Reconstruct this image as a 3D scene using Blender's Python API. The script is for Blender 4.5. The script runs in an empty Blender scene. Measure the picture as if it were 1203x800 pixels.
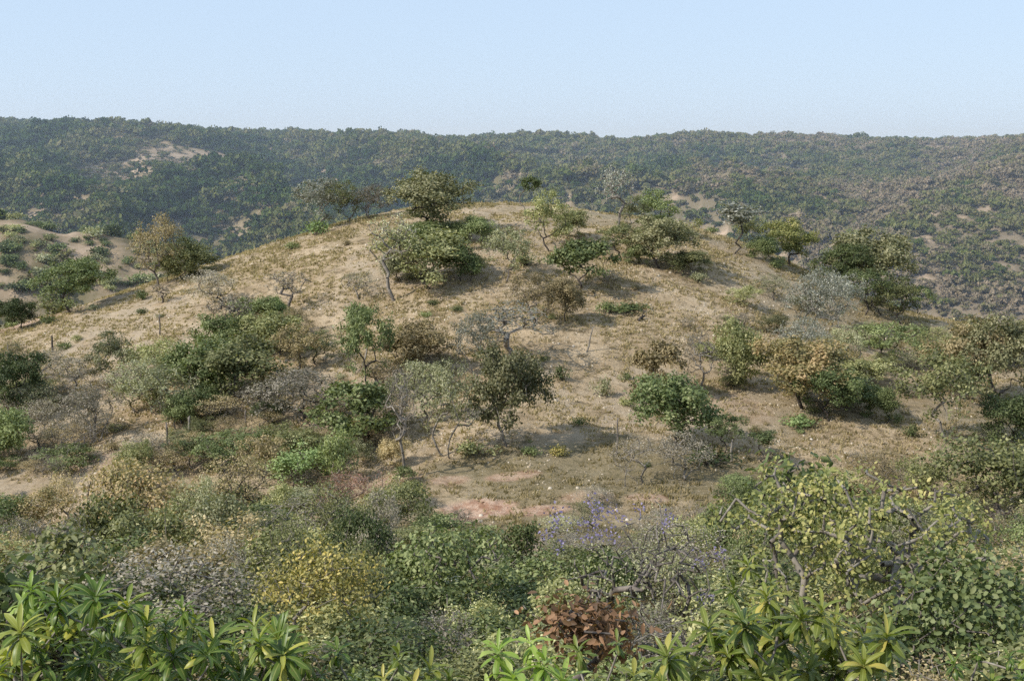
import bpy, math, random
import numpy as np
sc = bpy.context.scene
COL = sc.collection
R = math.radians
# ------------------------------------------------------------------ camera numbers (photograph 1203 x 800)
F, CX, CY = 1452.0, 601.5, 400.0
PITCH = math.atan2(230, F)
cP, sP = math.cos(PITCH), math.sin(PITCH)

def ray(px, py):
    u = CY - py
    fy = F * cP + u * sP
    return (px - CX) / fy, (u * cP - F * sP) / fy        # a = X/Y , t = Z/Y

# ------------------------------------------------------------------ noise
def _h(ix, iy, seed):
    n = (ix.astype(np.int64) * 374761393 + iy.astype(np.int64) * 668265263 + seed * 1442695041) & 0x7fffffff
    n = ((n ^ (n >> 13)) * 1274126177) & 0x7fffffff
    n = (n ^ (n >> 16)) & 0xffffff
    return n / float(0xffffff)
def vnoise(x, y, seed=0):
    x = np.asarray(x, float); y = np.asarray(y, float)
    ix = np.floor(x); iy = np.floor(y); fx = x - ix; fy = y - iy
    fx = fx * fx * (3 - 2 * fx); fy = fy * fy * (3 - 2 * fy)
    a = _h(ix, iy, seed); b = _h(ix + 1, iy, seed); c = _h(ix, iy + 1, seed); d = _h(ix + 1, iy + 1, seed)
    return (a * (1 - fx) + b * fx) * (1 - fy) + (c * (1 - fx) + d * fx) * fy
def fbm(x, y, seed=0, o=4):
    s = 0; a = .5; t = 0
    for i in range(o):
        s = s + a * vnoise(x * 2 ** i + 17.3 * i, y * 2 ** i + 9.1 * i, seed + i); t += a; a *= .5
    return s / t
def sstep(a, b, x):
    t = np.clip((x - a) / (b - a), 0, 1); return t * t * (3 - 2 * t)

# ------------------------------------------------------------------ terrain
AG = np.linspace(-.85, .85, 500)
def lut(pts, sig=.012):
    pts = sorted(pts); v = np.interp(AG, [p[0] for p in pts], [p[1] for p in pts])
    k = int(4 * sig / (AG[1] - AG[0])) + 1
    w = np.exp(-.5 * (np.arange(-k, k + 1) * (AG[1] - AG[0]) / sig) ** 2); w /= w.sum()
    return np.convolve(np.pad(v, k, mode='edge'), w, mode='valid')
crest = [(-300, 430, 84), (0, 392, 88), (50, 376, 90), (110, 357, 92), (150, 343, 94), (240, 313, 97), (340, 281, 99), (420, 256, 100),
         (480, 245, 101), (560, 238, 102), (620, 238, 102), (700, 249, 101), (800, 263, 99), (880, 289, 97), (940, 318, 94),
         (1000, 347, 91), (1060, 368, 88), (1130, 386, 85), (1203, 402, 82), (1500, 450, 76)]
YC = lut([(ray(px, py)[0], Y) for px, py, Y in crest])
ZC = lut([(ray(px, py)[0], ray(px, py)[1] * Y) for px, py, Y in crest])
ridge = [(-300, 134), (0, 137), (60, 140), (120, 143), (200, 146), (300, 150), (400, 154), (440, 153), (480, 155), (515, 160), (545, 156),
         (600, 153), (640, 153), (700, 158), (740, 157), (790, 151), (850, 149), (900, 148), (960, 151), (1030, 155), (1100, 157),
         (1160, 155), (1203, 153), (1500, 150)]
YR = 950.0
ZR = lut([(ray(px, py)[0], ray(px, py + 14)[1] * YR) for px, py in ridge], .006)
ZB = lut([(-.8, -17.5), (-.4, -16.6), (-.2, -15.2), (0, -14.4), (.2, -14.6), (.4, -15.2), (.8, -16)], .05)
def at_a(L, a): return np.interp(a, AG, L)
def _pchip(KX, KY, x):
    K = len(KX)
    h = [KX[i + 1] - KX[i] for i in range(K - 1)]
    d = [(KY[i + 1] - KY[i]) / h[i] for i in range(K - 1)]
    m = [d[0]]
    for i in range(1, K - 1):
        p = d[i - 1] * d[i]
        w1 = 2 * h[i] + h[i - 1]; w2 = h[i] + 2 * h[i - 1]
        with np.errstate(divide='ignore', invalid='ignore'):
            mm = (w1 + w2) / (w1 / d[i - 1] + w2 / d[i])
        m.append(np.where(p > 0, mm, 0))
    m.append(d[-1])
    out = np.array(KY[0] + 0 * x)
    for i in range(K - 1):
        t = (x - KX[i]) / h[i]
        v = ((1 + 2 * t) * (1 - t) ** 2) * KY[i] + t * (1 - t) ** 2 * h[i] * m[i] + t * t * (3 - 2 * t) * KY[i + 1] + t * t * (t - 1) * h[i] * m[i + 1]
        out = np.where((x >= KX[i]) & (x <= KX[i + 1]), v, out)
    out = np.where(x > KX[-1], KY[-1], out)
    return out
def wpt(px, py, Y): a, t = ray(px, py); return a * Y, Y, t * Y
MOUND = wpt(120, 256, 262)
def H(X, Y):
    X = np.asarray(X, float); Y = np.asarray(Y, float)
    a = np.clip(X / np.maximum(Y, 14), -.84, .84)
    yc = at_a(YC, a); zc = at_a(ZC, a); zr = at_a(ZR, a); zb = at_a(ZB, a)
    one = np.ones_like(a)
    zv = -58 - 6 * sstep(0, .4, a)
    KX = [-20 * one, 0 * one, 12 * one, 30 * one, 49 * one, yc, yc + 30, 190 * one, 340 * one, 640 * one, YR * one, 3200 * one]
    KY = [-.2 * one, -1.9 * one, -6.4 * one, -11.4 * one, zb, zc, zc - 10, zv * .75, zv, zr - .48 * (zr - zv), zr, zr - 90]
    z = _pchip(KX, KY, Y)
    # relief of the near ground
    near = 1 - sstep(120, 200, Y)
    z = z + near * ((fbm(X / 9, Y / 9, 3) - .5) * 1.3 * sstep(2, 14, Y) * (1 - .75 * np.exp(-((Y - yc) / 10) ** 2)) + (fbm(X / 1.6, Y / 1.6, 5, 3) - .5) * .22)
    # red cut bank at the foot of the hill
    bl = sstep(-5, -2.5, X) * (1 - sstep(5, 8, X))
    wob = (fbm(X / 2.5, Y / 4, 11, 3) - .5) * 1.8
    z = z - bl * .3 * sstep(49.6, 48.7, Y + wob) * sstep(42, 46, Y + wob) 
    # far relief
    far = sstep(190, 420, Y)
    rd = 1 - np.abs(2 * fbm(X / 95 + .35 * Y / 150, Y / 420, 21, 4) - 1) * 2
    pq = wpt(195, 192, 770); pk = 1 - .9 * np.exp(-((X - pq[0]) / 85) ** 2 - ((Y - 770) / 130) ** 2)
    z = z + pk * far * (rd * 34 - 17) * (1 - .65 * sstep(.15, .3, a)) * (1 - .97 * sstep(YR - 260, YR - 10, Y))
    z = z + pk * far * (fbm(X / 45, Y / 60, 31, 3) - .5) * 9 * (1 - .8 * sstep(YR - 160, YR, Y))
    # left bare mound, patch, grassy hump, right spur
    z = z + (33 + 14 * (fbm(X / 16, Y / 20, 61, 4) - .5) * .4) * np.exp(-((X - MOUND[0]) / 56) ** 2 - ((Y - MOUND[1]) / 42) ** 2) 
    z = z + 22 * np.exp(-((X - MOUND[0] + 75) / 50) ** 2 - ((Y - MOUND[1] - 20) / 50) ** 2)
    hx, hy, _ = wpt(5, 345, 132)
    z = z + 8 * np.exp(-((X - hx) / 20) ** 2 - ((Y - hy) / 14) ** 2)
    px_, py_, _ = wpt(195, 192, 770)
    z = z + 12 * np.exp(-((X - px_) / 65) ** 2 - ((Y - py_ - 25) / 60) ** 2)
    p1 = np.array([330., 700.]); p2 = np.array([135., 430.])
    dx, dy = p2 - p1
    t = ((X - p1[0]) * dx + (Y - p1[1]) * dy) / (dx * dx + dy * dy)
    tc = np.clip(t, -.3, 1)
    dd = np.hypot(X - p1[0] - tc * dx, Y - p1[1] - tc * dy)
    z = z + (19 - 3 * tc) * np.exp(-(dd / 60) ** 2) * (1 - .9 * sstep(YR - 200, YR, Y))
    return z

def hit(px, py, lo=10, hi=140):
    a, t = ray(px, py)
    Y = np.linspace(lo, hi, 2600)
    g = t * Y - H(a * Y, Y)
    k = np.where(g <= 0)[0]
    if len(k) and Y[k[0]] < min(hi, float(at_a(YC, a)) + 12 if lo < 60 else hi): i = k[0]
    else:
        m = (Y > lo + 1) & (Y < (float(at_a(YC, a)) + 4 if lo < 60 else hi)); i = np.where(m)[0][np.argmin(g[m])]
    return a * Y[i], Y[i]
def proj(X, Y, Z):
    fwd = Y * cP - Z * sP; up = Y * sP + Z * cP
    return CX + F * X / fwd, CY - F * up / fwd

# ------------------------------------------------------------------ mesh helpers
def mesh_np(name, V, faces, tint=None, mats=(), mat_idx=None, smooth=False):
    """faces: list of (n,k) int arrays"""
    me = bpy.data.meshes.new(name)
    V = np.ascontiguousarray(V, dtype=np.float32)
    me.vertices.add(len(V)); me.vertices.foreach_set('co', V.ravel())
    nl = sum(f.size for f in faces); npoly = sum(len(f) for f in faces)
    idx = np.concatenate([f.ravel() for f in faces]).astype(np.int32)
    tot = np.concatenate([np.full(len(f), f.shape[1]) for f in faces]).astype(np.int32)
    st = np.concatenate([[0], np.cumsum(tot)[:-1]]).astype(np.int32)
    me.loops.add(nl); me.loops.foreach_set('vertex_index', idx)
    me.polygons.add(npoly); me.polygons.foreach_set('loop_start', st); me.polygons.foreach_set('loop_total', tot)
    if mat_idx is not None: me.polygons.foreach_set('material_index', np.asarray(mat_idx, dtype=np.int32))
    if smooth: me.polygons.foreach_set('use_smooth', np.ones(npoly, dtype=bool))
    if tint is not None:
        at = me.attributes.new('tint', 'FLOAT_COLOR', 'POINT')
        at.data.foreach_set('color', np.ascontiguousarray(tint, dtype=np.float32).ravel())
    for m in mats: me.materials.append(m)
    me.update(calc_edges=True)
    return me
def link(name, me, parent=None):
    o = bpy.data.objects.new(name, me); COL.objects.link(o)
    if parent is not None: o.parent = parent
    return o
def unit(v): return v / (np.linalg.norm(v, axis=-1, keepdims=True) + 1e-9)

# ------------------------------------------------------------------ materials
def mat(name):
    m = bpy.data.materials.new(name); m.use_nodes = True
    nt = m.node_tree; nt.nodes.clear()
    return m, nt, nt.nodes, nt.links
def ramp(N, stops, interp='LINEAR'):
    r = N.new('ShaderNodeValToRGB'); r.color_ramp.interpolation = interp
    e = r.color_ramp.elements
    while len(e) < len(stops): e.new(.5)
    for k, (p, c) in enumerate(stops): e[k].position = p; e[k].color = (*c, 1)
    return r
def math_n(N, L, op, a, b, c=None):
    n = N.new('ShaderNodeMath'); n.operation = op
    for i, v in enumerate((a, b, c)):
        if v is None: continue
        if isinstance(v, (int, float)): n.inputs[i].default_value = v
        else: L.new(v, n.inputs[i])
    return n.outputs[0]
def leaf_mat(name, cols, transl=.2, rough=.55, spread=.22, objvar=.6, gain=1.0, sat=1.0, rib=False):
    m, nt, N, L = mat(name)
    at = N.new('ShaderNodeAttribute'); at.attribute_name = 'tint'
    sx = N.new('ShaderNodeSeparateColor'); L.new(at.outputs['Color'], sx.inputs[0])
    oi = N.new('ShaderNodeObjectInfo')
    f = math_n(N, L, 'MULTIPLY_ADD', sx.outputs[0], .52, math_n(N, L, 'MULTIPLY', sx.outputs[1], .48))
    f = math_n(N, L, 'ADD', f, math_n(N, L, 'MULTIPLY_ADD', oi.outputs['Random'], .3, -.15))
    n = len(cols)
    r = ramp(N, [(i / (n - 1) if n > 1 else 0, tuple(c * gain for c in cc)) for i, cc in enumerate(cols)])
    L.new(f, r.inputs[0])
    hv = N.new('ShaderNodeHueSaturation'); L.new(r.outputs[0], hv.inputs['Color'])
    L.new(math_n(N, L, 'MULTIPLY_ADD', oi.outputs['Random'], objvar, 1 - objvar / 2), hv.inputs['Value'])
    hv.inputs['Saturation'].default_value = sat
    base_c = hv.outputs[0]
    if rib:
        mr_ = N.new('ShaderNodeMapRange'); mr_.interpolation_type = 'SMOOTHSTEP'; mr_.inputs[1].default_value = .78; mr_.inputs[2].default_value = .95; mr_.inputs[4].default_value = .6
        L.new(sx.outputs[2], mr_.inputs[0])
        nz = N.new('ShaderNodeTexNoise'); nz.inputs['Scale'].default_value = 22; nz.inputs['Detail'].default_value = 3
        tcn = N.new('ShaderNodeTexCoord'); L.new(tcn.outputs['Object'], nz.inputs['Vector'])
        nr_ = N.new('ShaderNodeMapRange'); nr_.inputs[1].default_value = .62; nr_.inputs[2].default_value = .72; nr_.inputs[4].default_value = .7; L.new(nz.outputs[0], nr_.inputs[0])
        m1 = N.new('ShaderNodeMix'); m1.data_type = 'RGBA'; L.new(nr_.outputs[0], m1.inputs[0]); L.new(base_c, m1.inputs[6]); m1.inputs[7].default_value = (.17, .12, .04, 1)
        m2 = N.new('ShaderNodeMix'); m2.data_type = 'RGBA'; L.new(mr_.outputs[0], m2.inputs[0]); L.new(m1.outputs[2], m2.inputs[6]); m2.inputs[7].default_value = (.36, .38, .12, 1)
        base_c = m2.outputs[2]
    pb = N.new('ShaderNodeBsdfPrincipled'); pb.inputs['Roughness'].default_value = rough
    pb.inputs['Specular IOR Level'].default_value = spread
    L.new(base_c, pb.inputs['Base Color'])
    tr = N.new('ShaderNodeBsdfTranslucent')
    mx = N.new('ShaderNodeMix'); mx.data_type = 'RGBA'; mx.blend_type = 'MULTIPLY'; mx.inputs[0].default_value = 1
    L.new(base_c, mx.inputs[6]); mx.inputs[7].default_value = (1.5, 1.6, .7, 1)
    L.new(mx.outputs[2], tr.inputs['Color'])
    ms = N.new('ShaderNodeMixShader'); ms.inputs[0].default_value = transl
    L.new(pb.outputs[0], ms.inputs[1]); L.new(tr.outputs[0], ms.inputs[2])
    o = N.new('ShaderNodeOutputMaterial'); L.new(ms.outputs[0], o.inputs[0])
    return m
def bark_mat(name, c1, c2):
    m, nt, N, L = mat(name)
    tc = N.new('ShaderNodeTexCoord')
    nz = N.new('ShaderNodeTexNoise'); nz.inputs['Scale'].default_value = 7; nz.inputs['Detail'].default_value = 5
    L.new(tc.outputs['Object'], nz.inputs['Vector'])
    r = ramp(N, [(.35, c1), (.65, c2)]); L.new(nz.outputs[0], r.inputs[0])
    pb = N.new('ShaderNodeBsdfPrincipled'); pb.inputs['Roughness'].default_value = .9
    L.new(r.outputs[0], pb.inputs['Base Color'])
    bp = N.new('ShaderNodeBump'); bp.inputs['Strength'].default_value = .5; bp.inputs['Distance'].default_value = .02
    L.new(nz.outputs[0], bp.inputs['Height']); L.new(bp.outputs[0], pb.inputs['Normal'])
    o = N.new('ShaderNodeOutputMaterial'); L.new(pb.outputs[0], o.inputs[0])
    return m
BARK = bark_mat('bark_grey', (.07, .058, .048), (.20, .17, .145))
BARKD = bark_mat('bark_dark', (.035, .028, .022), (.10, .08, .065))
BARKP = bark_mat('bark_pale', (.13, .11, .09), (.30, .265, .22))
PAL = {
 'olive':  [(.038, .044, .014), (.082, .088, .026), (.145, .142, .048), (.24, .225, .10)],
 'umber':  [(.028, .030, .012), (.062, .062, .025), (.11, .104, .046), (.19, .17, .09)],
 'green':  [(.030, .044, .011), (.068, .086, .024), (.118, .138, .042), (.19, .205, .08)],
 'deep':   [(.018, .028, .008), (.044, .062, .016), (.082, .102, .030), (.15, .16, .065)],
 'grey':   [(.050, .051, .026), (.095, .096, .048), (.15, .148, .082), (.24, .225, .145)],
 'silver': [(.085, .088, .062), (.145, .145, .11), (.23, .225, .18), (.40, .39, .34)],
 'twig':   [(.058, .048, .034), (.10, .086, .062), (.15, .128, .095), (.21, .18, .14)],
 'brown':  [(.060, .048, .022), (.115, .088, .040), (.18, .138, .065), (.26, .205, .11)],
 'autumn': [(.048, .048, .018), (.095, .082, .028), (.165, .120, .042), (.24, .155, .07)],
 'yellow': [(.075, .072, .028), (.15, .135, .045), (.26, .215, .07), (.38, .28, .08)],
 'bright': [(.050, .085, .020), (.085, .13, .034), (.14, .19, .055), (.22, .26, .10)],
 'red':    [(.07, .032, .020), (.13, .058, .038), (.19, .10, .065), (.24, .17, .10)],
 'lime':   [(.038, .048, .013), (.105, .118, .030), (.20, .195, .052), (.31, .26, .09)],
 'rust':   [(.022, .015, .009), (.050, .028, .014), (.10, .052, .024), (.20, .11, .055)],
}
LM = {k: leaf_mat('leaf_' + k, v, gain={'deep': 1.7, 'silver': 1.2, 'umber': 1.85, 'lime': 1.35, 'green': 1.75, 'bright': 1.5, 'yellow': 2.0}.get(k, 2.15), sat={'rust': .92, 'autumn': .85, 'yellow': .98, 'olive': .84, 'umber': .88, 'lime': .90, 'brown': .9, 'grey': .95}.get(k, .86)) for k, v in PAL.items()}
LM['gloss'] = leaf_mat('leaf_gloss', [(.024, .050, .010), (.060, .108, .016), (.12, .18, .028), (.38, .36, .06)], .28, .42, .4, rib=True, objvar=.2)
LM['glossy_lime'] = leaf_mat('leaf_glossy_lime', [(.13, .20, .03), (.21, .31, .05), (.32, .42, .09), (.46, .52, .18)], .35, .45, .4, rib=True, objvar=.1)
LM['glossy_yellow'] = leaf_mat('leaf_glossy_yellow', [(.040, .072, .012), (.095, .135, .022), (.20, .225, .040), (.46, .38, .09)], .3, .42, .4, rib=True, objvar=.15)
LM['purple'] = leaf_mat('petal_purple', [(.16, .13, .28), (.24, .20, .38), (.34, .29, .46)], .3)
LM['white'] = leaf_mat('petal_white', [(.7, .68, .6), (.8, .78, .7)], .2)

def ground_material():
    m, nt, N, L = mat('dry_ground')
    tc = N.new('ShaderNodeNewGeometry'); P = tc.outputs['Position']
    def noise(scale, det=4, rough=.55):
        n = N.new('ShaderNodeTexNoise'); n.inputs['Scale'].default_value = scale; n.inputs['Detail'].default_value = det
        n.inputs['Roughness'].default_value = rough; L.new(P, n.inputs['Vector']); return n.outputs[0]
    def mixc(f, a, b, mode='MIX'):
        x = N.new('ShaderNodeMix'); x.data_type = 'RGBA'; x.blend_type = mode
        for s, v in ((0, f), (6, a), (7, b)):
            if isinstance(v, (int, float)): x.inputs[s].default_value = v
            elif isinstance(v, tuple): x.inputs[s].default_value = (*v, 1)
            else: L.new(v, x.inputs[s])
        return x.outputs[2]
    def rmp(src, a, b):
        r = N.new('ShaderNodeMapRange'); r.interpolation_type = 'SMOOTHSTEP'
        r.inputs[1].default_value = a; r.inputs[2].default_value = b; L.new(src, r.inputs[0]); return r.outputs[0]
    base = ramp(N, [(.3, (.26, .188, .110)), (.5, (.40, .30, .186)), (.7, (.53, .415, .28))]); L.new(noise(.35, 6, .65), base.inputs[0])
    c = base.outputs[0]
    c = mixc(rmp(noise(1.7, 5, .7), .48, .64), c, (.165, .122, .066))
    c = mixc(rmp(noise(4.5, 4, .7), .60, .72), c, (.46, .385, .285))
    at = N.new('ShaderNodeAttribute'); at.attribute_name = 'tint'
    sx = N.new('ShaderNodeSeparateColor'); L.new(at.outputs['Color'], sx.inputs[0])
    # R: pale bare soil, G: green-brown grass, B: red-pink earth
    nz = noise(2.2, 5, .7)
    pale = mixc(nz, (.33, .25, .165), (.50, .41, .30))
    c = mixc(math_n(N, L, 'MULTIPLY', sx.outputs[0], rmp(noise(.8, 4), .35, .6)), c, pale)
    gr = mixc(nz, (.10, .095, .042), (.215, .18, .10))
    c = mixc(sx.outputs[1], c, gr)
    rd = mixc(rmp(noise(1.3, 6, .75), .38, .62), (.30, .155, .10), (.56, .40, .30))
    c = mixc(sx.outputs[2], c, rd)
    v = N.new('ShaderNodeTexVoronoi'); v.inputs['Scale'].default_value = 5.5; L.new(P, v.inputs['Vector'])
    v.inputs['Randomness'].default_value = 1
    sp = math_n(N, L, 'MULTIPLY', math_n(N, L, 'LESS_THAN', v.outputs['Distance'], .20), rmp(noise(.5, 4), .42, .6))
    c = mixc(math_n(N, L, 'MULTIPLY', sp, .7), c, (.52, .45, .36))
    pb = N.new('ShaderNodeBsdfPrincipled'); pb.inputs['Roughness'].default_value = .95
    pb.inputs['Specular IOR Level'].default_value = .15
    L.new(c, pb.inputs['Base Color'])
    bp = N.new('ShaderNodeBump'); bp.inputs['Strength'].default_value = 1; bp.inputs['Distance'].default_value = .18
    L.new(noise(3.2, 7, .75), bp.inputs['Height']); L.new(bp.outputs[0], pb.inputs['Normal'])
    o = N.new('ShaderNodeOutputMaterial'); L.new(pb.outputs[0], o.inputs[0])
    return m
def far_material():
    m, nt, N, L = mat('far_hillside')
    tc = N.new('ShaderNodeNewGeometry'); P = tc.outputs['Position']
    def noise(scale, det=4, rough=.6):
        n = N.new('ShaderNodeTexNoise'); n.inputs['Scale'].default_value = scale; n.inputs['Detail'].default_value = det
        n.inputs['Roughness'].default_value = rough; L.new(P, n.inputs['Vector']); return n.outputs[0]
    a = ramp(N, [(.35, (.075, .078, .035)), (.5, (.14, .12, .065)), (.65, (.20, .165, .10))]); L.new(noise(.03, 8, .7), a.inputs[0])
    b = ramp(N, [(.35, (.13, .11, .065)), (.5, (.26, .20, .135)), (.64, (.44, .335, .245))]); L.new(noise(.06, 8, .75), b.inputs[0])
    rd = ramp(N, [(.3, (.13, .105, .070)), (.7, (.23, .185, .13))]); L.new(noise(.05, 8, .7), rd.inputs[0])
    at = N.new('ShaderNodeAttribute'); at.attribute_name = 'tint'
    sx = N.new('ShaderNodeSeparateColor'); L.new(at.outputs['Color'], sx.inputs[0])
    def mixc(f, x, y):
        q = N.new('ShaderNodeMix'); q.data_type = 'RGBA'; L.new(f, q.inputs[0]); L.new(x, q.inputs[6]); L.new(y, q.inputs[7]); return q.outputs[2]
    c = mixc(sx.outputs[1], a.outputs[0], rd.outputs[0])
    c = mixc(sx.outputs[0], c, b.outputs[0])
    pb = N.new('ShaderNodeBsdfDiffuse'); L.new(c, pb.inputs['Color'])
    o = N.new('ShaderNodeOutputMaterial'); L.new(pb.outputs[0], o.inputs[0])
    return m

# ------------------------------------------------------------------ masks
def blob(X, Y, cx, cy, rx, ry): return np.exp(-((X - cx) / rx) ** 2 - ((Y - cy) / ry) ** 2)
FAR_PATCH = []
for px, py, rx, ry, s_ in ((165, 198, 60, 16, .85), (215, 192, 60, 16, .8), (250, 190, 36, 12, .8), (195, 184, 40, 8, .7), (860, 162, 60, 6, .85), (940, 162, 45, 6, .8), (1090, 173, 34, 7, 1), (1010, 172, 22, 4, .8), (700, 160, 20, 4, .6),
                           (40, 150, 50, 7, .6), (100, 240, 30, 8, .6), (1120, 196, 45, 4, .35)):
    x_, y_ = hit(px, py, 200, 1100); y2 = hit(px, py - ry, 200, 1100)[1]; y3 = hit(px, py + ry, 200, 1100)[1]
    FAR_PATCH.append((x_, (y2 + y3) / 2, rx * y_ / F * 1.2, min(80, max(22, abs(y2 - y3) * .6)), s_))
def far_masks(X, Y):
    n = fbm(X / 28, Y / 40, 77, 4)
    bare = np.zeros_like(X)
    bare = np.maximum(bare, sstep(.30, .62, blob(X, Y, MOUND[0] + 4, MOUND[1] - 10, 56, 46) * .95 + (fbm(X / 9, Y / 12, 78, 4) - .5) * 2.6) )
    bare = np.maximum(bare, sstep(.42, .6, blob(X, Y, MOUND[0] - 50, MOUND[1] - 8, 44, 38) + (fbm(X / 9, Y / 12, 79, 4) - .5) * 2.6) * .9)
    for (cx, cyy, rx, ry, s) in FAR_PATCH:
        bare = np.maximum(bare, s * sstep(.35, .55, blob(X, Y, cx, cyy, rx, ry) + (n - .5) * .7))
    w = wpt(10, 345, 132)
    xl = 135 + (Y - 430) * .722
    spur = sstep(-12, 22, X - xl + (n - .5) * 40) * sstep(820, 700, Y) * sstep(300, 380, Y)
    brown = .85 * sstep(.08, .30, X / np.maximum(Y, 1) - .12 * (Y < 400) + (n - .5) * .25 + .03) * sstep(240, 420, Y) * (1 - .35 * sstep(700, 900, Y))
    brown = np.maximum(brown * (1 - .5 * sstep(.3, 0, np.abs(X - xl + 30) / 60)), spur)
    bare = np.maximum(bare, .55 * sstep(.3, .6, blob(X, Y, w[0], 130, 18, 12) + (n - .5) * .5))
    return np.clip(bare, 0, 1), np.clip(brown, 0, 1)
def near_masks(X, Y):
    n = fbm(X / 3, Y / 3, 55, 4); n2 = fbm(X / 9, Y / 9, 56, 3)
    yc = at_a(YC, np.clip(X / np.maximum(Y, 14), -.84, .84))
    pale = sstep(.42, .62, n2 + .25 * (fbm(X / 2, Y / 5, 58, 3) - .5)) * sstep(50, 58, Y) * .8
    a = X / np.maximum(Y, 14)
    grn = .60 * sstep(.3, .6, blob(X, Y, 4, 52.5, 9, 5) + (n - .5) * .6)
    grn = np.maximum(grn, .45 * sstep(.12, .3, a) * sstep(.35, .6, n2) )
    grn = np.maximum(grn, .55 * sstep(.5, 0, np.abs(a)) * sstep(yc - 14, yc - 2, Y) * sstep(.35, .65, n))
    grn = np.maximum(grn, .75 * (1 - sstep(44, 50, Y))); grn = np.maximum(grn, .95 * sstep(yc + 4, yc + 12, Y))
    red = np.zeros_like(X)
    for px, py, rx, ry, s in ((560, 603, 1.8, 1.0, .9), (690, 583, 1.5, .5, .45), (760, 583, 1.3, .6, .6), (600, 560, 1.5, .8, .6), (530, 565, 1.2, .8, .5), (610, 640, 1.0, 3.5, .5), (1165, 610, 1.6, 1.6, .8),
                           (470, 560, 1.2, 1.0, .35), (640, 600, 1.4, .7, .8), (870, 480, 2, 2.5, .2), (130, 540, 3, 1.2, .3), (20, 355, 4, 4, .5)):
        x, y = HITS[(px, py)]
        red = np.maximum(red, s * sstep(.35, .62, blob(X, Y, x, y, rx, ry) + (n - .5) * .55))
    grn = np.maximum(grn, .8 * sstep(.4, .7, blob(X, Y, *hx, 3.5, 2.5)))
    return np.clip(pale, 0, 1), np.clip(grn * (1 - red), 0, 1), np.clip(red, 0, 1)
HITS = {}
for q in ((560, 603), (690, 583), (760, 583), (600, 560), (530, 565), (610, 640), (1165, 610), (470, 560), (640, 600), (830, 490), (870, 480), (900, 500), (1050, 520), (130, 540), (255, 530), (20, 355)):
    HITS[q] = hit(*q)
hx = hit(545, 690)

def terrain(name, ys, acols, m, masks):
    A, YY = np.meshgrid(acols, ys); X = A * np.maximum(YY, 14)
    Z = H(X, YY)
    V = np.stack([X, YY, Z], -1).reshape(-1, 3)
    nr, nc = A.shape
    i = np.arange(nr * nc).reshape(nr, nc)
    Fq = np.stack([i[:-1, :-1], i[:-1, 1:], i[1:, 1:], i[1:, :-1]], -1).reshape(-1, 4)
    t = masks(V[:, 0], V[:, 1])
    T = np.stack([t[0], t[1], t[2] if len(t) > 2 else 0 * t[0], np.ones(len(V))], -1)
    o = link(name, mesh_np(name, V, [Fq], T, [m], smooth=True)); o['kind'] = 'structure'
    return o
terrain('ground', np.concatenate([np.linspace(-20, 14, 50)[:-1], 14 * (160 / 14) ** np.linspace(0, 1, 620)]), np.linspace(-.62, .62, 620), ground_material(), near_masks)
terrain('hills', 160 * (3200 / 160) ** np.linspace(0, 1, 360), np.linspace(-.62, .62, 520), far_material(), far_masks)

# ------------------------------------------------------------------ plant generator
def tubes(P0, P1, r0, r1, k=5):
    d = unit(P1 - P0); h = np.where(np.abs(d[:, 2:3]) > .9, np.array([[1., 0, 0]]), np.array([[0, 0, 1.]]))
    u = unit(np.cross(d, h)); v = np.cross(d, u)
    an = np.arange(k) * 2 * math.pi / k
    ring = u[:, None, :] * np.cos(an)[None, :, None] + v[:, None, :] * np.sin(an)[None, :, None]
    A = P0[:, None, :] + ring * r0[:, None, None]; B = P1[:, None, :] + ring * r1[:, None, None]
    V = np.concatenate([A, B], 1).reshape(-1, 3)
    n = len(P0); b = np.arange(n)[:, None] * 2 * k; j = np.arange(k)[None, :]; j2 = (j + 1) % k
    Fq = np.stack([b + j, b + j2, b + k + j2, b + k + j], -1).reshape(-1, 4)
    return V, Fq
def skeleton(rng, targets, starts, seg=.35, crook=.35, tip=.010, power=.47, rise=.0):
    """starts: list of polylines (trunks) rooted on the ground; targets: crown points."""
    nodes, par = [], []
    for line in starts:
        p = -1
        for q in line:
            nodes.append(np.array(q, float)); par.append(p); p = len(nodes) - 1
    fork = max(l[-1][2] for l in starts)
    base = np.array(starts[0][-1])
    order = np.argsort(np.linalg.norm(targets - base, axis=1))
    paths = []
    for ti in order:
        T = targets[ti]; NA = np.array(nodes)
        dist = np.linalg.norm(NA - T, axis=1)
        up = np.maximum(0, NA[:, 2] - T[2])
        low = np.maximum(0, .75 * fork - NA[:, 2]) * 2.0
        k = int(np.argmin(dist + .7 * up + low))
        S = NA[k]; D = np.linalg.norm(T - S); n = max(1, int(round(D / seg)))
        p = k; path = []
        w = rng.normal(size=3) * .12 * D
        for s in range(1, n + 1):
            f = s / n
            q = S + (T - S) * f + w * math.sin(math.pi * f) + np.array([0, 0, rise * D * math.sin(math.pi * f)])
            if s < n: q = q + rng.normal(size=3) * seg * crook * .5
            nodes.append(q); par.append(p); p = len(nodes) - 1; path.append(q)
        paths.append((ti, path))
    nodes = np.array(nodes); par = np.array(par)
    cnt = np.zeros(len(nodes)); has = np.zeros(len(nodes), bool)
    has[par[par >= 0]] = True
    cnt[~has] = 1
    for i in range(len(nodes) - 1, 0, -1):
        if par[i] >= 0: cnt[par[i]] += cnt[i]
    r = tip * np.maximum(cnt, 1) ** power
    e = np.where(par >= 0)[0]
    return nodes, par, r, e, paths
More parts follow.
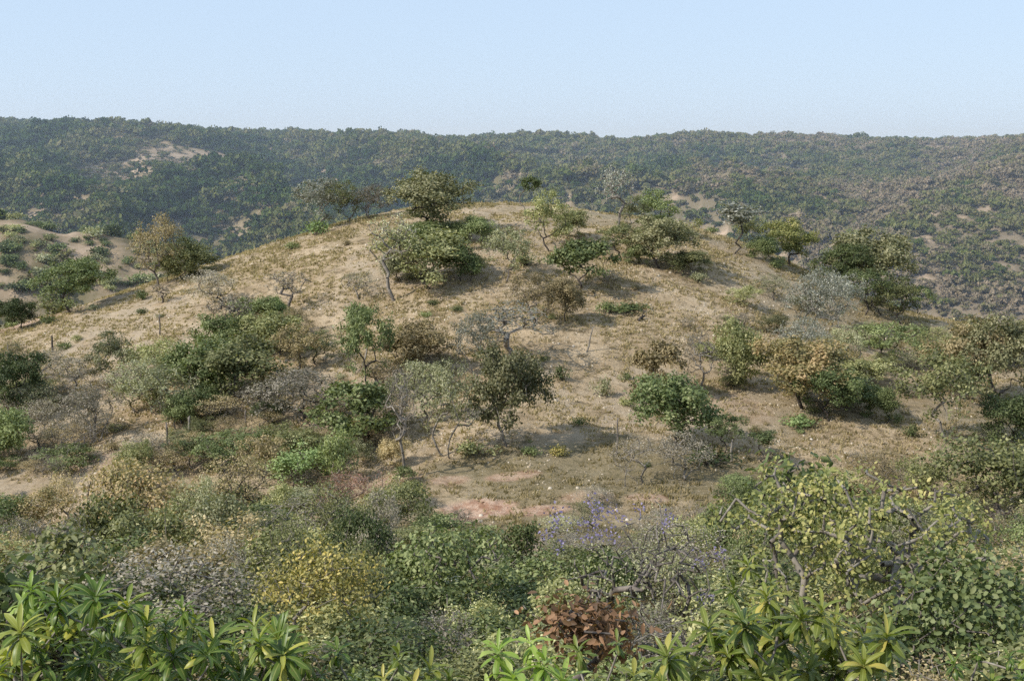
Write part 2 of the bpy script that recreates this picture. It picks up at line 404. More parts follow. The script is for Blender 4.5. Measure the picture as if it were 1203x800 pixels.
def leaf_geo(rng, C, out, L, W, up=.8, fold=False, droop=0):
    n = len(C)
    nn = unit(rng.normal(size=(n, 3)) * .55 + np.array([0, 0, up * .45]) + 1.0 * out)
    d = unit(np.cross(nn, rng.normal(size=(n, 3)))); d = unit(d + .3 * out + np.array([0, 0, -droop])); s = unit(np.cross(d, nn)); nn = np.cross(s, d)
    l = (L * rng.uniform(.65, 1.2, n))[:, None]; w = (W * rng.uniform(.7, 1.15, n))[:, None] * .5
    if not fold:
        V = np.stack([C, C + d * l * .5 + s * w, C + d * l, C + d * l * .5 - s * w], 1).reshape(-1, 3)
        return V, [np.arange(n * 4).reshape(n, 4)], 4
    f = .35
    V = np.stack([C, C + d * l * .28 + s * w * .85 + nn * w * f, C + d * l * .70 + s * w * .9 + nn * w * f, C + d * l,
                  C + d * l * .70 - s * w * .9 + nn * w * f, C + d * l * .28 - s * w * .85 + nn * w * f], 1).reshape(-1, 3)
    b = np.arange(n)[:, None] * 6
    return V, [np.concatenate([b + np.array([[0, 1, 2, 3]]), b + np.array([[0, 3, 4, 5]])])], 6
def crown_targets(rng, n, lobes, spread=.5, shell=.55):
    """lobes: list of (center, radii)"""
    w = np.array([np.prod(l[1]) ** .66 for l in lobes]); w /= w.sum()
    out = []
    for _ in range(n):
        c, r = lobes[rng.choice(len(lobes), p=w)]
        v = unit(rng.normal(size=3)) * (rng.uniform() ** (1 / 3) * (1 - shell) + shell * rng.uniform(.75, 1))
        v[2] = abs(v[2]) * .9 if rng.uniform() < .45 else v[2]
        out.append(np.array(c) + v * np.array(r))
    return np.array(out)
def finish(name, rng, nodes, par, r, e, k, C, out, cl, L, W, up, fold, droop=0, extra=None):
    V, Fq = tubes(nodes[par[e]], nodes[e], np.maximum(r[par[e]] * .97, r[e]) if False else (r[par[e]] * .35 + r[e] * .65), r[e], k)
    stem = mesh_np(name + '_wood', V, [Fq], mats=[BARK], smooth=True)
    if len(C):
        LV, LF, m = leaf_geo(rng, C, out, L, W, up, fold, droop)
        t = np.stack([rng.uniform(size=len(C)), cl, out[:, 2] * .5 + .5, np.ones(len(C))], -1)
        crown = mesh_np(name + '_leaves', LV, LF, np.repeat(t, m, 0), [LM['olive']])
    else: crown = None
    allz = nodes[:, 2].max(); ext = max(np.ptp(nodes[:, 0]), np.ptp(nodes[:, 1]))
    return stem, crown, allz + L * .5, ext + L
def make(kind, seed, **o):
    rng = np.random.default_rng(seed)
    D = dict(H=4.5, W=5.5, base=.30, nt=90, nl=44, L=.14, LW=.08, sig=.27, stems=1, tip=.011, seg=.35, crook=.45, up=.7, fold=False, nlobe=6, lobe=.42, shell=.5, rise=.05, k=5, lean=.25, path_l=.3, droop=0)
    D.update(o); g = D
    Hh, Ww = g['H'], g['W']
    zb = g['base'] * Hh; cz = (zb + Hh) / 2; rz = (Hh - zb) / 2
    lobes = []
    for i in range(g['nlobe']):
        a = 2 * math.pi * (i + rng.uniform(-.3, .3)) / g['nlobe']; rr = rng.uniform(.35, .62) * Ww / 2
        c = (math.cos(a) * rr, math.sin(a) * rr, cz + rng.uniform(-.35, .35) * rz)
        lobes.append((c, (Ww * g['lobe'] * .5 * rng.uniform(.7, 1.1),) * 2 + (rz * rng.uniform(.55, .8),)))
    lobes.append(((rng.uniform(-.2, .2) * Ww * .5, rng.uniform(-.2, .2) * Ww * .5, cz + .35 * rz), (Ww * g['lobe'] * .5, Ww * g['lobe'] * .5, rz * .62)))
    T = crown_targets(rng, g['nt'], lobes, shell=g['shell'])
    T[:, 2] = np.clip(T[:, 2], .05 * Hh, Hh)
    starts = []
    for s in range(g['stems']):
        a = rng.uniform(0, 6.28); q = np.array([0., 0, -.25]) + (np.array([math.cos(a), math.sin(a), 0]) * .10 * Ww * (g['stems'] > 1))
        ln = [np.array([0., 0, -.25])]; n = max(2, int(zb * .95 / g['seg'] * 1.2) + 1); dv = np.array([math.cos(a), math.sin(a), 0]) * g['lean'] * (1.5 if g['stems'] > 1 else 1)
        for i in range(n):
            q = q + np.array([0, 0, (zb * .95 + .25) / n]) + (dv + rng.normal(size=3) * .35 * np.array([1, 1, 0])) * (zb + .3) / n * .8
            ln.append(q.copy())
        starts.append(ln)
    nodes, par, r, e, paths = skeleton(rng, T, starts, g['seg'], g['crook'], g['tip'], rise=g['rise'])
    C, O, CL = [], [], []
    cc = np.array([0, 0, cz])
    for ti, path in paths:
        nl = int(g['nl'] * rng.uniform(.5, 1.4)); 
        if nl <= 0: continue
        cl = rng.uniform()
        c = T[ti] + rng.normal(size=(nl, 3)) * g['sig'] * np.array([1, 1, .7])
        if len(path) > 1 and g['path_l'] > 0:
            mk = rng.uniform(size=nl) < g['path_l']
            pp = np.array(path)[rng.integers(max(0, len(path) // 2), len(path), mk.sum())]
            c[mk] = pp + rng.normal(size=(mk.sum(), 3)) * g['sig'] * .6
        C.append(c); CL.append(np.full(nl, cl))
        O.append(unit(.9 * unit(c - T[ti] + 1e-6) + .6 * unit((c - cc) / np.array([Ww / 2, Ww / 2, rz]))))
    if C: C = np.concatenate(C); O = np.concatenate(O); CL = np.concatenate(CL); C[:, 2] = np.maximum(C[:, 2], .03)
    else: C = np.zeros((0, 3)); O = C; CL = np.zeros(0)
    return finish(f'{kind}_{seed}', rng, nodes, par, r, e, g['k'], C, O, CL, g['L'], g['LW'], g['up'], g['fold'], g['droop'])
PROTO = {}
def proto(kind, n, **o): PROTO[kind] = [make(kind, 100 * (len(PROTO) + 1) + i, **o) for i in range(n)]
proto('broad', 5, base=.16, nt=88, nl=105, L=.17, LW=.10, sig=.21, lobe=.44, tip=.016, path_l=.2)
proto('vase', 2, H=3.2, W=3.2, base=.30, nt=46, nl=95, L=.17, LW=.11, sig=.17, lobe=.42, tip=.014, path_l=.15)
proto('round', 5, H=3, W=3.6, base=.05, nt=80, nl=100, L=.14, LW=.085, sig=.19, stems=3, tip=.011, lobe=.46, path_l=.2)
proto('open', 4, H=4, W=4.2, base=.22, nt=62, nl=60, L=.16, LW=.09, sig=.17, shell=.6, stems=1, lobe=.5, tip=.014, path_l=.25)
proto('airy', 4, H=3.8, W=3.8, base=.12, nt=170, nl=26, L=.11, LW=.065, sig=.13, stems=2, tip=.0095, lobe=.5, path_l=.5)
proto('bare', 3, H=3.2, W=2.8, base=.25, nt=170, nl=6, L=.10, LW=.055, sig=.09, stems=1, tip=.012, lobe=.5, crook=.7, k=4)
proto('slim', 3, H=3.6, W=1.7, base=.50, nt=20, nl=70, L=.15, LW=.09, sig=.15, nlobe=3, lobe=.7, tip=.014)
proto('bush', 6, H=2.4, W=3.0, base=.06, nt=74, nl=62, L=.105, LW=.062, sig=.145, stems=4, tip=.0105, lobe=.46, seg=.28, path_l=.15)
proto('bushbig', 5, H=2.6, W=3.0, base=.08, nt=60, nl=36, L=.155, LW=.09, sig=.17, stems=3, tip=.010, lobe=.46, fold=True, path_l=.2)
proto('bushairy', 5, H=2.4, W=2.6, base=.06, nt=150, nl=19, L=.075, LW=.042, sig=.11, stems=5, tip=.0085, lobe=.5, seg=.25, path_l=.4, k=4)
proto('twigs', 4, H=2.3, W=2.4, base=.05, nt=190, nl=6, L=.06, LW=.035, sig=.10, stems=6, tip=.0080, lobe=.5, seg=.22, crook=.6, k=3)
def make_small(seed, H=.8, W=1.1, n=420, L=.12, LW=.06, core=10):
    rng = np.random.default_rng(seed)
    T = unit(rng.normal(size=(core, 3))) * rng.uniform(.3, .85, (core, 1)) * np.array([W / 2, W / 2, H * .45]); T[:, 2] = np.abs(T[:, 2]) + H * .28
    k = rng.integers(0, core, n)
    C = T[k] + rng.normal(size=(n, 3)) * np.array([W, W, H]) * .12; C[:, 2] = np.maximum(C[:, 2], .02)
    O = unit(C - np.array([0, 0, H * .3]))
    LV, LF, m = leaf_geo(rng, C, O, L, LW, .5)
    V, Fq = tubes(np.tile([[0, 0, -.1]], (core, 1)).astype(float), T, np.full(core, .02), np.full(core, .008), 4)
    t = np.repeat(np.stack([rng.uniform(size=n), rng.uniform(size=core)[k], O[:, 2], np.ones(n)], -1), m, 0)
    t = np.concatenate([t, np.ones((len(V), 4)) * .5])
    me = mesh_np(f'small_{seed}', np.concatenate([LV, V]), LF + [Fq + len(LV)], t, [LM['olive'], BARK], np.concatenate([np.zeros(len(LF[0])), np.ones(len(Fq))]))
    return None, me, H, W
PROTO['small'] = [make_small(900 + i) for i in range(4)]
PROTO['midshrub'] = [make_small(950 + i, 2.6, 3.4, 420, .42, .26, 12) for i in range(4)]

# leaf rosette plants -------------------------------------------------
def rosettes(rng, tips, dirs, n=15, L=.25, W=.066, droop=1.0):
    VV, FF, TT = [], [], []
    U, S = 7, 3
    off = 0
    for tip, dr in zip(tips, dirs):
        dr = unit(dr); h = np.array([1., 0, 0]) if abs(dr[0]) < .8 else np.array([0, 1., 0])
        u = unit(np.cross(dr, h)); v = np.cross(dr, u); cl = rng.uniform(); sc_ = rng.uniform(.55, 1.2); nn_ = int(n * rng.uniform(.8, 1.3))
        for i in range(nn_):
            f = (i + .5) / nn_                      # 0 young .. 1 old
            an = i * 2.39996 + rng.uniform(-.25, .25)
            rad = u * math.cos(an) + v * math.sin(an)
            el = (.95 - 1.5 * f) + rng.normal() * .12
            l = L * sc_ * (.55 + .55 * math.sin(math.pi * min(1, f * .62 + .2))) * rng.uniform(.85, 1.15)
            w = W * sc_ * rng.uniform(.85, 1.2) * (.6 + .4 * min(1, f * 2))
            p = tip - dr * .09 * f
            pts = []; ang = el; q = p.copy(); side = unit(np.cross(dr, rad)); bend = droop * rng.uniform(.6, 1.5) * (.5 + f)
            tw = rng.normal() * .25
            for s in range(U):
                t = s / (U - 1)
                d = rad * math.cos(ang) + dr * math.sin(ang)
                nrm = np.cross(side, d)
                if nrm @ dr < 0 and ang > -.3: nrm = -nrm
                wid = w * .5 * (math.sin(math.pi * min(1, (t * .86 + .10)) ** 1.25) ** .8 + .04) if t < 1 else .002
                sd = side * math.cos(tw * t) + nrm * math.sin(tw * t)
                lift = nrm * wid * .38
                pts += [q + sd * wid + lift, q, q - sd * wid + lift]
                q = q + d * l / (U - 1); ang -= bend / (U - 1) * (1.0 if ang > -1.3 else 0)
            VV += pts
            for s in range(U - 1):
                b = off + s * 3
                FF += [(b, b + 1, b + 4, b + 3), (b + 1, b + 2, b + 5, b + 4)]
            r_ = rng.uniform() * .55 + (.75 if rng.uniform() < .10 else 0) + (.35 * (1 - f) ** 2)
            TT += [(r_, cl, 0, 1), (r_, cl, 1, 1), (r_, cl, 0, 1)] * U; off += U * 3
    return mesh_np('rosette_leaves', np.array(VV), [np.array(FF)], np.array(TT), [LM['gloss']], smooth=True)

# ------------------------------------------------------------------ registry of things and labels
THINGS = []      # (px, py, ref)
LABELS = set()
rnd = random.Random(7)
def put(kind, X, Y, wm, hm, pal, name, label, cat, group=None, rz=None, bark=BARK, var=None, sink=.05, z=None):
    P = PROTO[kind]; st, cr, h0, w0 = P[(rnd.randrange(len(P)) if var is None else var) % len(P)]
    rz = rnd.uniform(0, 6.28) if rz is None else rz
    s, sz = wm / w0, hm / h0
    z = float(H(X, Y)) if z is None else z
    if st is None:
        o = link(name, cr); o.location = (X, Y, z - sink); o.rotation_euler = (0, 0, rz); o.scale = (s, s, sz)
        o.material_slots[0].link = 'OBJECT'; o.material_slots[0].material = LM[pal]
    else:
        o = bpy.data.objects.new(name, None); COL.objects.link(o); o.empty_display_size = .3
        o.location = (X, Y, z - sink); o.rotation_euler = (0, 0, rz); o.scale = (s, s, sz)
        t = link('trunk' if 'tree' in name or 'sapling' in name else 'stem', st, o); t.material_slots[0].link = 'OBJECT'; t.material_slots[0].material = bark
        if cr is not None:
            c = link('crown', cr, o); c.material_slots[0].link = 'OBJECT'; c.material_slots[0].material = LM[pal]
    o['label'] = label; o['category'] = cat
    if group: o['group'] = group
    LABELS.add(label)
    return o
def at_px(px, py, w, h, kind, pal, name, label, ref=None, cat=None, bark=BARK, var=None, group=None, lo=10):
    X, Y = hit(px, py, lo)
    sc_ = math.hypot(X, Y) / F * 1.0
    cat = cat or ('tree' if 'tree' in name or name == 'sapling' else 'shrub')
    o = put(kind, X, Y, w * sc_ * 1.15, h * sc_ * 1.13, pal, name, label, cat, group, bark=bark, var=var)
    THINGS.append((px, py - h / 2, ref or label)); return o

T_, S_ = 'spreading_tree', 'shrub'
M = [
 # px, py, w, h, kind, palette, name, label, ref, bark
 (87, 367, 68, 52, 'broad', 'deep', T_, 'lone dark flat-topped tree standing on the left shoulder of the hill', 'the lone dark tree on the left shoulder', BARKD),
 (18, 388, 38, 30, 'round', 'deep', S_, 'rounded dark green shrub at the left edge beside the lone dark tree', 'the dark shrub at the left edge', BARKD),
 (66, 362, 42, 22, 'small', 'olive', S_, 'low brownish scrub under the lone dark tree on the left shoulder', None, BARK),
 (57, 380, 20, 13, 'small', 'green', S_, 'small green tuft in front of the lone dark tree', None, BARK),
 (186, 338, 52, 74, 'airy', 'brown', T_, 'hazy brown thin-crowned tree on the left ridge line', 'the hazy brown tree on the left ridge', BARK),
 (222, 326, 56, 40, 'round', 'olive', S_, 'wide yellowish olive shrub beside the hazy brown tree', 'the olive shrub on the left ridge', BARK),
 (199, 330, 28, 24, 'round', 'olive', S_, 'small olive shrub between hazy brown tree and wide yellowish shrub', None, BARK),
 (190, 356, 26, 20, 'bare', 'twig', 'bare_tree', 'stunted leafless tree with crooked twigs below the left ridge', 'the stunted leafless tree on the left slope', BARKD),
 (167, 352, 19, 14, 'small', 'green', S_, 'small green bush left of the stunted leafless tree', None, BARK),
 (166, 369, 15, 10, 'small', 'green', S_, 'tiny green bush below the stunted leafless tree', None, BARK),
 (250, 364, 54, 42, 'airy', 'twig', 'twiggy_tree', 'purplish grey twiggy tree on the upper left slope', 'the purplish grey twiggy tree', BARKD),
 (340, 367, 50, 44, 'bare', 'twig', 'bare_tree', 'bare grey spreading tree above the big green thicket', 'the bare grey tree above the thicket', BARK),
 (376, 272, 62, 54, 'open', 'silver', T_, 'crest tree with pale silvery leaves, first on the left crest', 'the silvery crest tree', BARKP),
 (372, 276, 30, 20, 'small', 'bright', S_, 'bright green low bush under the silvery crest tree', None, BARK),
 (344, 293, 17, 11, 'small', 'green', S_, 'small isolated green bush on the left crest line', None, BARK),
 (408, 263, 46, 44, 'airy', 'olive', T_, 'loose brownish olive tree right of the silvery crest tree', 'the loose olive crest tree', BARK),
 (440, 257, 44, 36, 'airy', 'twig', T_, 'greyish brown crest tree left of the largest tree', None, BARK),
 (502, 278, 92, 68, 'broad', 'umber', T_, 'largest broad round-crowned tree on top of the hill', 'the largest tree on the hilltop', BARKD),
 (503, 286, 60, 24, 'round', 'deep', S_, 'dark low shrub under the largest hilltop tree', None, BARKD),
 (563, 291, 36, 32, 'round', 'deep', S_, 'dark green shrub just right of the largest hilltop tree', 'the dark shrub beside the hilltop tree', BARKD),
 (541, 285, 30, 20, 'round', 'deep', S_, 'dark low shrub in the shade of the largest hilltop tree', None, BARKD),
 (464, 353, 56, 92, 'bare', 'grey', 'bare_tree', 'tall sparse grey tree left of the dense shrubs under the summit', 'the tall sparse grey tree', BARKP),
 (505, 335, 80, 58, 'round', 'olive', S_, 'dense domed olive shrub below the largest hilltop tree', 'the dense domed shrub', BARKD),
 (545, 331, 44, 36, 'round', 'deep', S_, 'darker rounded shrub joined to the dense domed olive shrub', None, BARKD),
 (470, 330, 44, 30, 'round', 'grey', S_, 'grey green low shrub at the foot of the tall sparse grey tree', None, BARK),
 (597, 331, 54, 56, 'open', 'grey', T_, 'small grey green round tree in the middle of the upper slope', 'the small grey green round tree', BARK),
 (622, 312, 36, 16, 'small', 'olive', S_, 'low scrub right of the small grey green round tree', None, BARK),
 (622, 253, 22, 40, 'slim', 'deep', 'sapling', 'slender sapling with a small tuft alone on the skyline', 'the slender skyline sapling', BARK),
 (646, 295, 48, 62, 'open', 'olive', T_, 'dark upright tree on the crest right of the slender sapling', 'the dark upright crest tree', BARKD),
 (672, 282, 32, 30, 'round', 'olive', S_, 'olive shrub behind the dark upright crest tree', None, BARK),
 (683, 347, 60, 56, 'vase', 'green', 'small_tree', 'green vase-shaped tree with a short dark trunk on the open slope', 'the green vase-shaped tree', BARKD),
 (622, 380, 64, 52, 'airy', 'brown', S_, 'brown dry-leaved shrub left of the green vase-shaped tree', 'the brown dry-leaved shrub', BARK),
 (664, 376, 40, 42, 'round', 'brown', S_, 'dark brown compact shrub touching the brown dry-leaved one', None, BARKD),
 (722, 275, 40, 72, 'bare', 'silver', 'bare_tree', 'tall whitish half-bare tree rising above the right crest', 'the whitish half-bare crest tree', BARKP),
 (768, 272, 56, 42, 'open', 'green', T_, 'green round tree on the crest right of the whitish half-bare tree', 'the green round crest tree', BARKD),
 (745, 272, 34, 36, 'open', 'grey', T_, 'small greyish tree between whitish and green crest trees', None, BARK),
 (725, 308, 48, 40, 'open', 'olive', T_, 'olive tree in front of the whitish half-bare crest tree', None, BARKD),
 (747, 312, 30, 22, 'round', 'deep', S_, 'dark shrub between two olive trees under the right crest', None, BARKD),
 (774, 315, 66, 54, 'broad', 'umber', T_, 'wide olive tree in the cluster under the right crest', 'the wide olive tree under the crest', BARKD),
 (808, 322, 44, 24, 'round', 'olive', S_, 'low dark olive shrub right of the wide olive tree', None, BARKD),
 (822, 330, 26, 12, 'small', 'grey', S_, 'flat greyish scrub at the right end of the crest cluster', None, BARK),
 (716, 368, 28, 18, 'small', 'green', S_, 'small green bush beside a patch of dark shade', None, BARK),
 (738, 366, 50, 13, 'small', 'deep', S_, 'flat dark prostrate shrub on the open slope', 'the flat dark shadow-patch shrub', BARKD),  # low dark foliage laid down to stand in for a fallen shadow
 (817, 268, 18, 14, 'small', 'olive', S_, 'tiny shrub on the skyline right of the crest cluster', None, BARK),
 (837, 272, 16, 9, 'small', 'green', S_, 'tiny green shrub just before the pale crest tree', None, BARK),
 (860, 297, 40, 50, 'slim', 'silver', 'small_tree', 'slender leaning tree with pale leaves on the right crest', 'the pale slender right crest tree', BARKD),
 (878, 294, 26, 38, 'open', 'olive', 'small_tree', 'small olive tree touching the pale slender tree', None, BARK),
 (897, 308, 34, 26, 'round', 'green', S_, 'green shrub between the two right crest trees', None, BARK),
 (925, 310, 54, 46, 'broad', 'lime', T_, 'yellow green round tree on the right crest', 'the yellow green right crest tree', BARKD),
 (912, 310, 22, 8, 'small', 'deep', S_, 'dark low scrub at the foot of the yellow green crest tree', None, BARK),
 (1022, 340, 86, 68, 'broad', 'umber', T_, 'large dark round tree on the right shoulder of the hill', 'the large tree on the right shoulder', BARKD),
 (990, 345, 58, 50, 'broad', 'green', T_, 'green tree in front of the large right shoulder tree', None, BARKD),
 (1015, 368, 50, 46, 'open', 'green', T_, 'mid green tree below the large right shoulder tree', None, BARKD),
 (1057, 380, 50, 46, 'open', 'olive', T_, 'dark thin-trunked tree below right shoulder clump', 'the thin-trunked right shoulder tree', BARKD),
 (1040, 372, 30, 34, 'slim', 'green', 'small_tree', 'narrow green tree left of the thin-trunked shoulder tree', None, BARKD),
 (1075, 362, 32, 28, 'open', 'deep', T_, 'small dark tree at the far edge of the right shoulder', None, BARKD),
 (962, 400, 74, 74, 'airy', 'silver', T_, 'tall silvery grey tree on the right slope', 'the tall silvery tree', BARKP),
 (985, 385, 50, 56, 'open', 'silver', T_, 'silver leaved tree behind the tall silvery grey tree', None, BARKP),
 (945, 435, 62, 56, 'airy', 'silver', T_, 'silvery shrub-like tree in front of the tall silvery grey tree', None, BARKP),
 (992, 438, 46, 50, 'airy', 'grey', T_, 'grey green thin tree right of the silvery trees', None, BARK),
 (1158, 615, 105, 92, 'bush', 'olive', S_, 'big rounded olive shrub at the right edge above the round-leaved tree', 'the big rounded right shrub', BARK),
 (1195, 600, 60, 70, 'bush', 'deep', S_, 'dark green shrub behind the big rounded olive shrub at the right edge', None, BARK),
 (275, 612, 84, 72, 'bushairy', 'brown', S_, 'dark brown twiggy shrub right of the brownish orange tree', 'the dark brown twiggy shrub', BARKD),
 (355, 570, 70, 44, 'bush', 'bright', S_, 'fresh green shrub at the foot of the slope below the leafy forked tree', 'the fresh green shrub', BARK),
 # thicket left of centre
 (244, 470, 84, 60, 'round', 'green', S_, 'broad dense green shrub at the left of the big thicket', 'the broad green shrub of the thicket', BARKD),
 (292, 468, 90, 62, 'round', 'olive', S_, 'broad dense olive shrub at the right of the big thicket', 'the broad olive shrub of the thicket', BARKD),
 (262, 425, 60, 48, 'round', 'green', S_, 'green shrub high in the big thicket', None, BARKD),
 (275, 412, 56, 58, 'bare', 'twig', 'bare_tree', 'dark bare-branched tree standing in the big thicket', 'the bare tree in the thicket', BARKD),
 (318, 420, 62, 46, 'round', 'olive', S_, 'dark olive shrub at the top right of the big thicket', None, BARKD),
 (300, 388, 46, 34, 'round', 'green', S_, 'green shrub behind the bare tree of the thicket', None, BARK),
 (325, 380, 30, 28, 'round', 'bright', S_, 'fresh green shrub under the bare grey tree', None, BARK),
 (352, 438, 56, 50, 'open', 'brown', T_, 'brownish tree right of the big thicket', None, BARKD),
 (378, 428, 46, 36, 'airy', 'deep', S_, 'dark loose shrub at the right end of the big thicket', 'the dark loose shrub', BARKD),
 (345, 398, 44, 34, 'airy', 'brown', S_, 'dry brown shrub above the big thicket', None, BARK),
 (240, 490, 46, 34, 'round', 'deep', S_, 'dark shrub at the foot of the big thicket', None, BARKD),
 (18, 492, 66, 66, 'broad', 'deep', T_, 'dark green tree at the left edge of the slope', 'the dark green tree at the left edge', BARKD),
 (8, 545, 56, 56, 'round', 'green', S_, 'green shrub below the dark tree at the left edge', None, BARKD),
 (131, 452, 48, 54, 'open', 'grey', 'small_tree', 'small forked grey green tree on the left slope', 'the small forked tree', BARK),
 (157, 424, 34, 18, 'small', 'grey', S_, 'low grey shrub right of the small forked tree', None, BARK),
 (75, 410, 19, 12, 'small', 'green', S_, 'small green tuft right of the short dark post', None, BARK),
 (91, 400, 14, 9, 'small', 'olive', S_, 'tiny olive tuft on the left slope', None, BARK),
 (12, 415, 22, 13, 'small', 'green', S_, 'small green bush on the far left slope', None, BARK),
 (15, 376, 18, 10, 'small', 'green', S_, 'small bush behind the left edge shrub', None, BARK),
 (183, 500, 82, 70, 'airy', 'grey', T_, 'wide hazy grey brown tree in the lower left slope', 'the wide hazy grey tree', BARK),
 (103, 522, 66, 62, 'airy', 'twig', 'twiggy_tree', 'thin grey twiggy tree by the tall leaning post', 'the twiggy tree by the leaning post', BARKP),
 (50, 515, 44, 40, 'airy', 'twig', S_, 'thin twiggy shrub right of the left edge tree', None, BARK),
 (213, 502, 40, 34, 'round', 'green', S_, 'green shrub behind the upright grey post', None, BARK),
 (345, 502, 92, 64, 'airy', 'twig', 'twiggy_tree', 'broad grey brown twiggy tree below the big thicket', 'the broad twiggy tree', BARKD),
 (315, 497, 36, 24, 'round', 'deep', S_, 'dark low shrub left of the broad twiggy tree', None, BARKD),
 (424, 527, 78, 70, 'vase', 'green', T_, 'green tree with big leaves and short forked trunk', 'the big-leaved green tree', BARKD),
 (425, 440, 34, 74, 'slim', 'green', 'small_tree', 'slender tree with a tuft on a long bare stem', 'the long-stemmed slender tree', BARKP),
 (433, 470, 60, 100, 'open', 'green', T_, 'crooked-trunk tree with leaning crown in mid slope', 'the crooked-trunk tree', BARKD),
 (492, 437, 72, 56, 'round', 'brown', S_, 'brown green shrub in the centre of the slope', 'the central brown green shrub', BARKD),
 (470, 428, 34, 40, 'open', 'olive', 'small_tree', 'small olive tree left of the central brown green shrub', None, BARK),
 (597, 428, 90, 68, 'bare', 'silver', 'bare_tree', 'leafless silver-twigged tree behind the big olive tree', 'the leafless silver tree', BARKP),
 (560, 440, 60, 66, 'airy', 'silver', T_, 'silvery thin tree left of the leafless silver tree', None, BARKP),
 (594, 524, 84, 108, 'broad', 'umber', T_, 'big upright olive green tree in the centre of the slope', 'the big olive tree', BARKP),
 (529, 535, 76, 104, 'airy', 'grey', T_, 'grey olive tree leaning on a pale curved trunk', 'the grey olive tree', BARKP),
 (497, 500, 66, 70, 'airy', 'grey', T_, 'pale grey loose tree left of the grey olive tree', None, BARK),
 (474, 560, 44, 120, 'bare', 'twig', 'bare_tree', 'very thin tall bare tree left of the grey olive tree', 'the very thin tall bare tree', BARKP),
 (560, 535, 44, 20, 'small', 'olive', S_, 'low shrub between the grey olive and big olive trees', None, BARK),
 (462, 548, 34, 34, 'round', 'brown', S_, 'rounded brownish shrub right of the big-leaved green tree', None, BARK),
 (661, 448, 18, 22, 'small', 'deep', S_, 'small dark shrub right of the leafless silver tree', None, BARK),
 (706, 465, 22, 24, 'small', 'grey', S_, 'small grey upright shrub alone on the open slope', 'the small grey upright shrub', BARKP),
 (734, 446, 16, 10, 'small', 'green', S_, 'small green tuft left of the browning tall tree', None, BARK),
 (735, 476, 20, 12, 'small', 'olive', S_, 'flat olive tuft on the open slope', None, BARK),
 (680, 499, 20, 12, 'small', 'deep', S_, 'small dark shrub on the shadow tip of the big olive tree', None, BARK),
 (622, 534, 28, 14, 'small', 'green', S_, 'low green shrub below the big olive tree', None, BARK),
 (657, 535, 24, 18, 'small', 'yellow', S_, 'pale yellowish tuft on the green brown grass', 'the pale yellowish tuft', BARK),
 (648, 375, 12, 9, 'small', 'olive', S_, 'tiny olive tuft between brown shrubs and vase-shaped tree', None, BARK),
 (500, 372, 16, 9, 'small', 'green', S_, 'tiny green tuft below the dense domed shrub', None, BARK),
 (508, 358, 16, 9, 'small', 'green', S_, 'small tuft just under the dense domed shrub', None, BARK),
 (537, 366, 15, 9, 'small', 'green', S_, 'small tuft on the slope above the central shrub', None, BARK),
 (428, 350, 46, 30, 'twigs', 'grey', S_, 'low twiggy shrub left of the tall sparse grey tree', None, BARKP),
 (772, 470, 50, 60, 'vase', 'brown', T_, 'brownish top-heavy tree on the right of the open slope', 'the browning tall tree', BARKD),
 (789, 522, 88, 72, 'round', 'deep', T_, 'dark green dense tree below the browning tall tree', 'the dark dense tree', BARKD),
 (752, 470, 24, 30, 'small', 'brown', S_, 'small brown shrub beside the browning tall tree', None, BARK),
 (865, 456, 60, 72, 'round', 'olive', T_, 'upright olive shrub-like tree left of the orange tree', 'the upright olive tree', BARKD),
 (820, 462, 36, 66, 'bare', 'twig', 'bare_tree', 'thin bare tree left of the upright olive tree', None, BARKP),
 (939, 480, 104, 76, 'broad', 'autumn', T_, 'orange brown domed tree on the right slope', 'the orange brown tree', BARKD),
 (972, 496, 62, 62, 'broad', 'deep', T_, 'dark leaning tree behind the orange brown tree', 'the dark leaning tree', BARKD),
 (1000, 480, 60, 30, 'round', 'deep', S_, 'dark low shrub right of the dark leaning tree', None, BARKD),
 (1035, 495, 34, 36, 'round', 'green', S_, 'green rounded shrub right of the orange brown tree', None, BARKD),
 (1070, 513, 18, 18, 'small', 'green', S_, 'small green shrub left of the forked pale-barked tree', None, BARK),
 (940, 500, 44, 16, 'small', 'bright', S_, 'bright green low growth under the orange brown tree', None, BARK),
 (1107, 518, 92, 92, 'open', 'olive', T_, 'forked grey-barked tree with open crown on the right slope', 'the forked tree on the right', BARKP),
 (1135, 470, 84, 74, 'broad', 'brown', T_, 'brownish rounded tree behind the forked right tree', None, BARKD),
 (1172, 480, 84, 92, 'broad', 'umber', T_, 'big olive brown tree at the right edge', 'the big olive tree at the right edge', BARKD),
 (1150, 425, 74, 46, 'round', 'autumn', T_, 'yellowish brown tree on the right skyline', 'the yellowish brown skyline tree', BARKD),
 (1195, 430, 50, 44, 'round', 'brown', T_, 'brown tree on the skyline at the right edge', None, BARKD),
 (1185, 522, 48, 50, 'round', 'deep', S_, 'dark green shrub under the big right edge tree', 'the dark shrub at the right edge', BARKD),
 (1040, 432, 66, 48, 'open', 'green', T_, 'green spreading tree above the orange brown tree', 'the green spreading right tree', BARKD),
 (1095, 430, 50, 40, 'airy', 'olive', T_, 'thin olive tree right of the green spreading tree', None, BARK),
 (1015, 455, 50, 30, 'round', 'olive', S_, 'olive shrub between orange brown tree and spreading tree', None, BARK),
 (850, 532, 44, 44, 'open', 'deep', 'small_tree', 'small dark sparse tree right of the dark dense tree', 'the small dark sparse tree', BARKD),
 (835, 545, 60, 22, 'small', 'deep', S_, 'low dark shrub under the small dark sparse tree', None, BARKD),
 (900, 545, 26, 36, 'slim', 'deep', 'sapling', 'dark leafed sapling above the large foreground tree', None, BARKD),
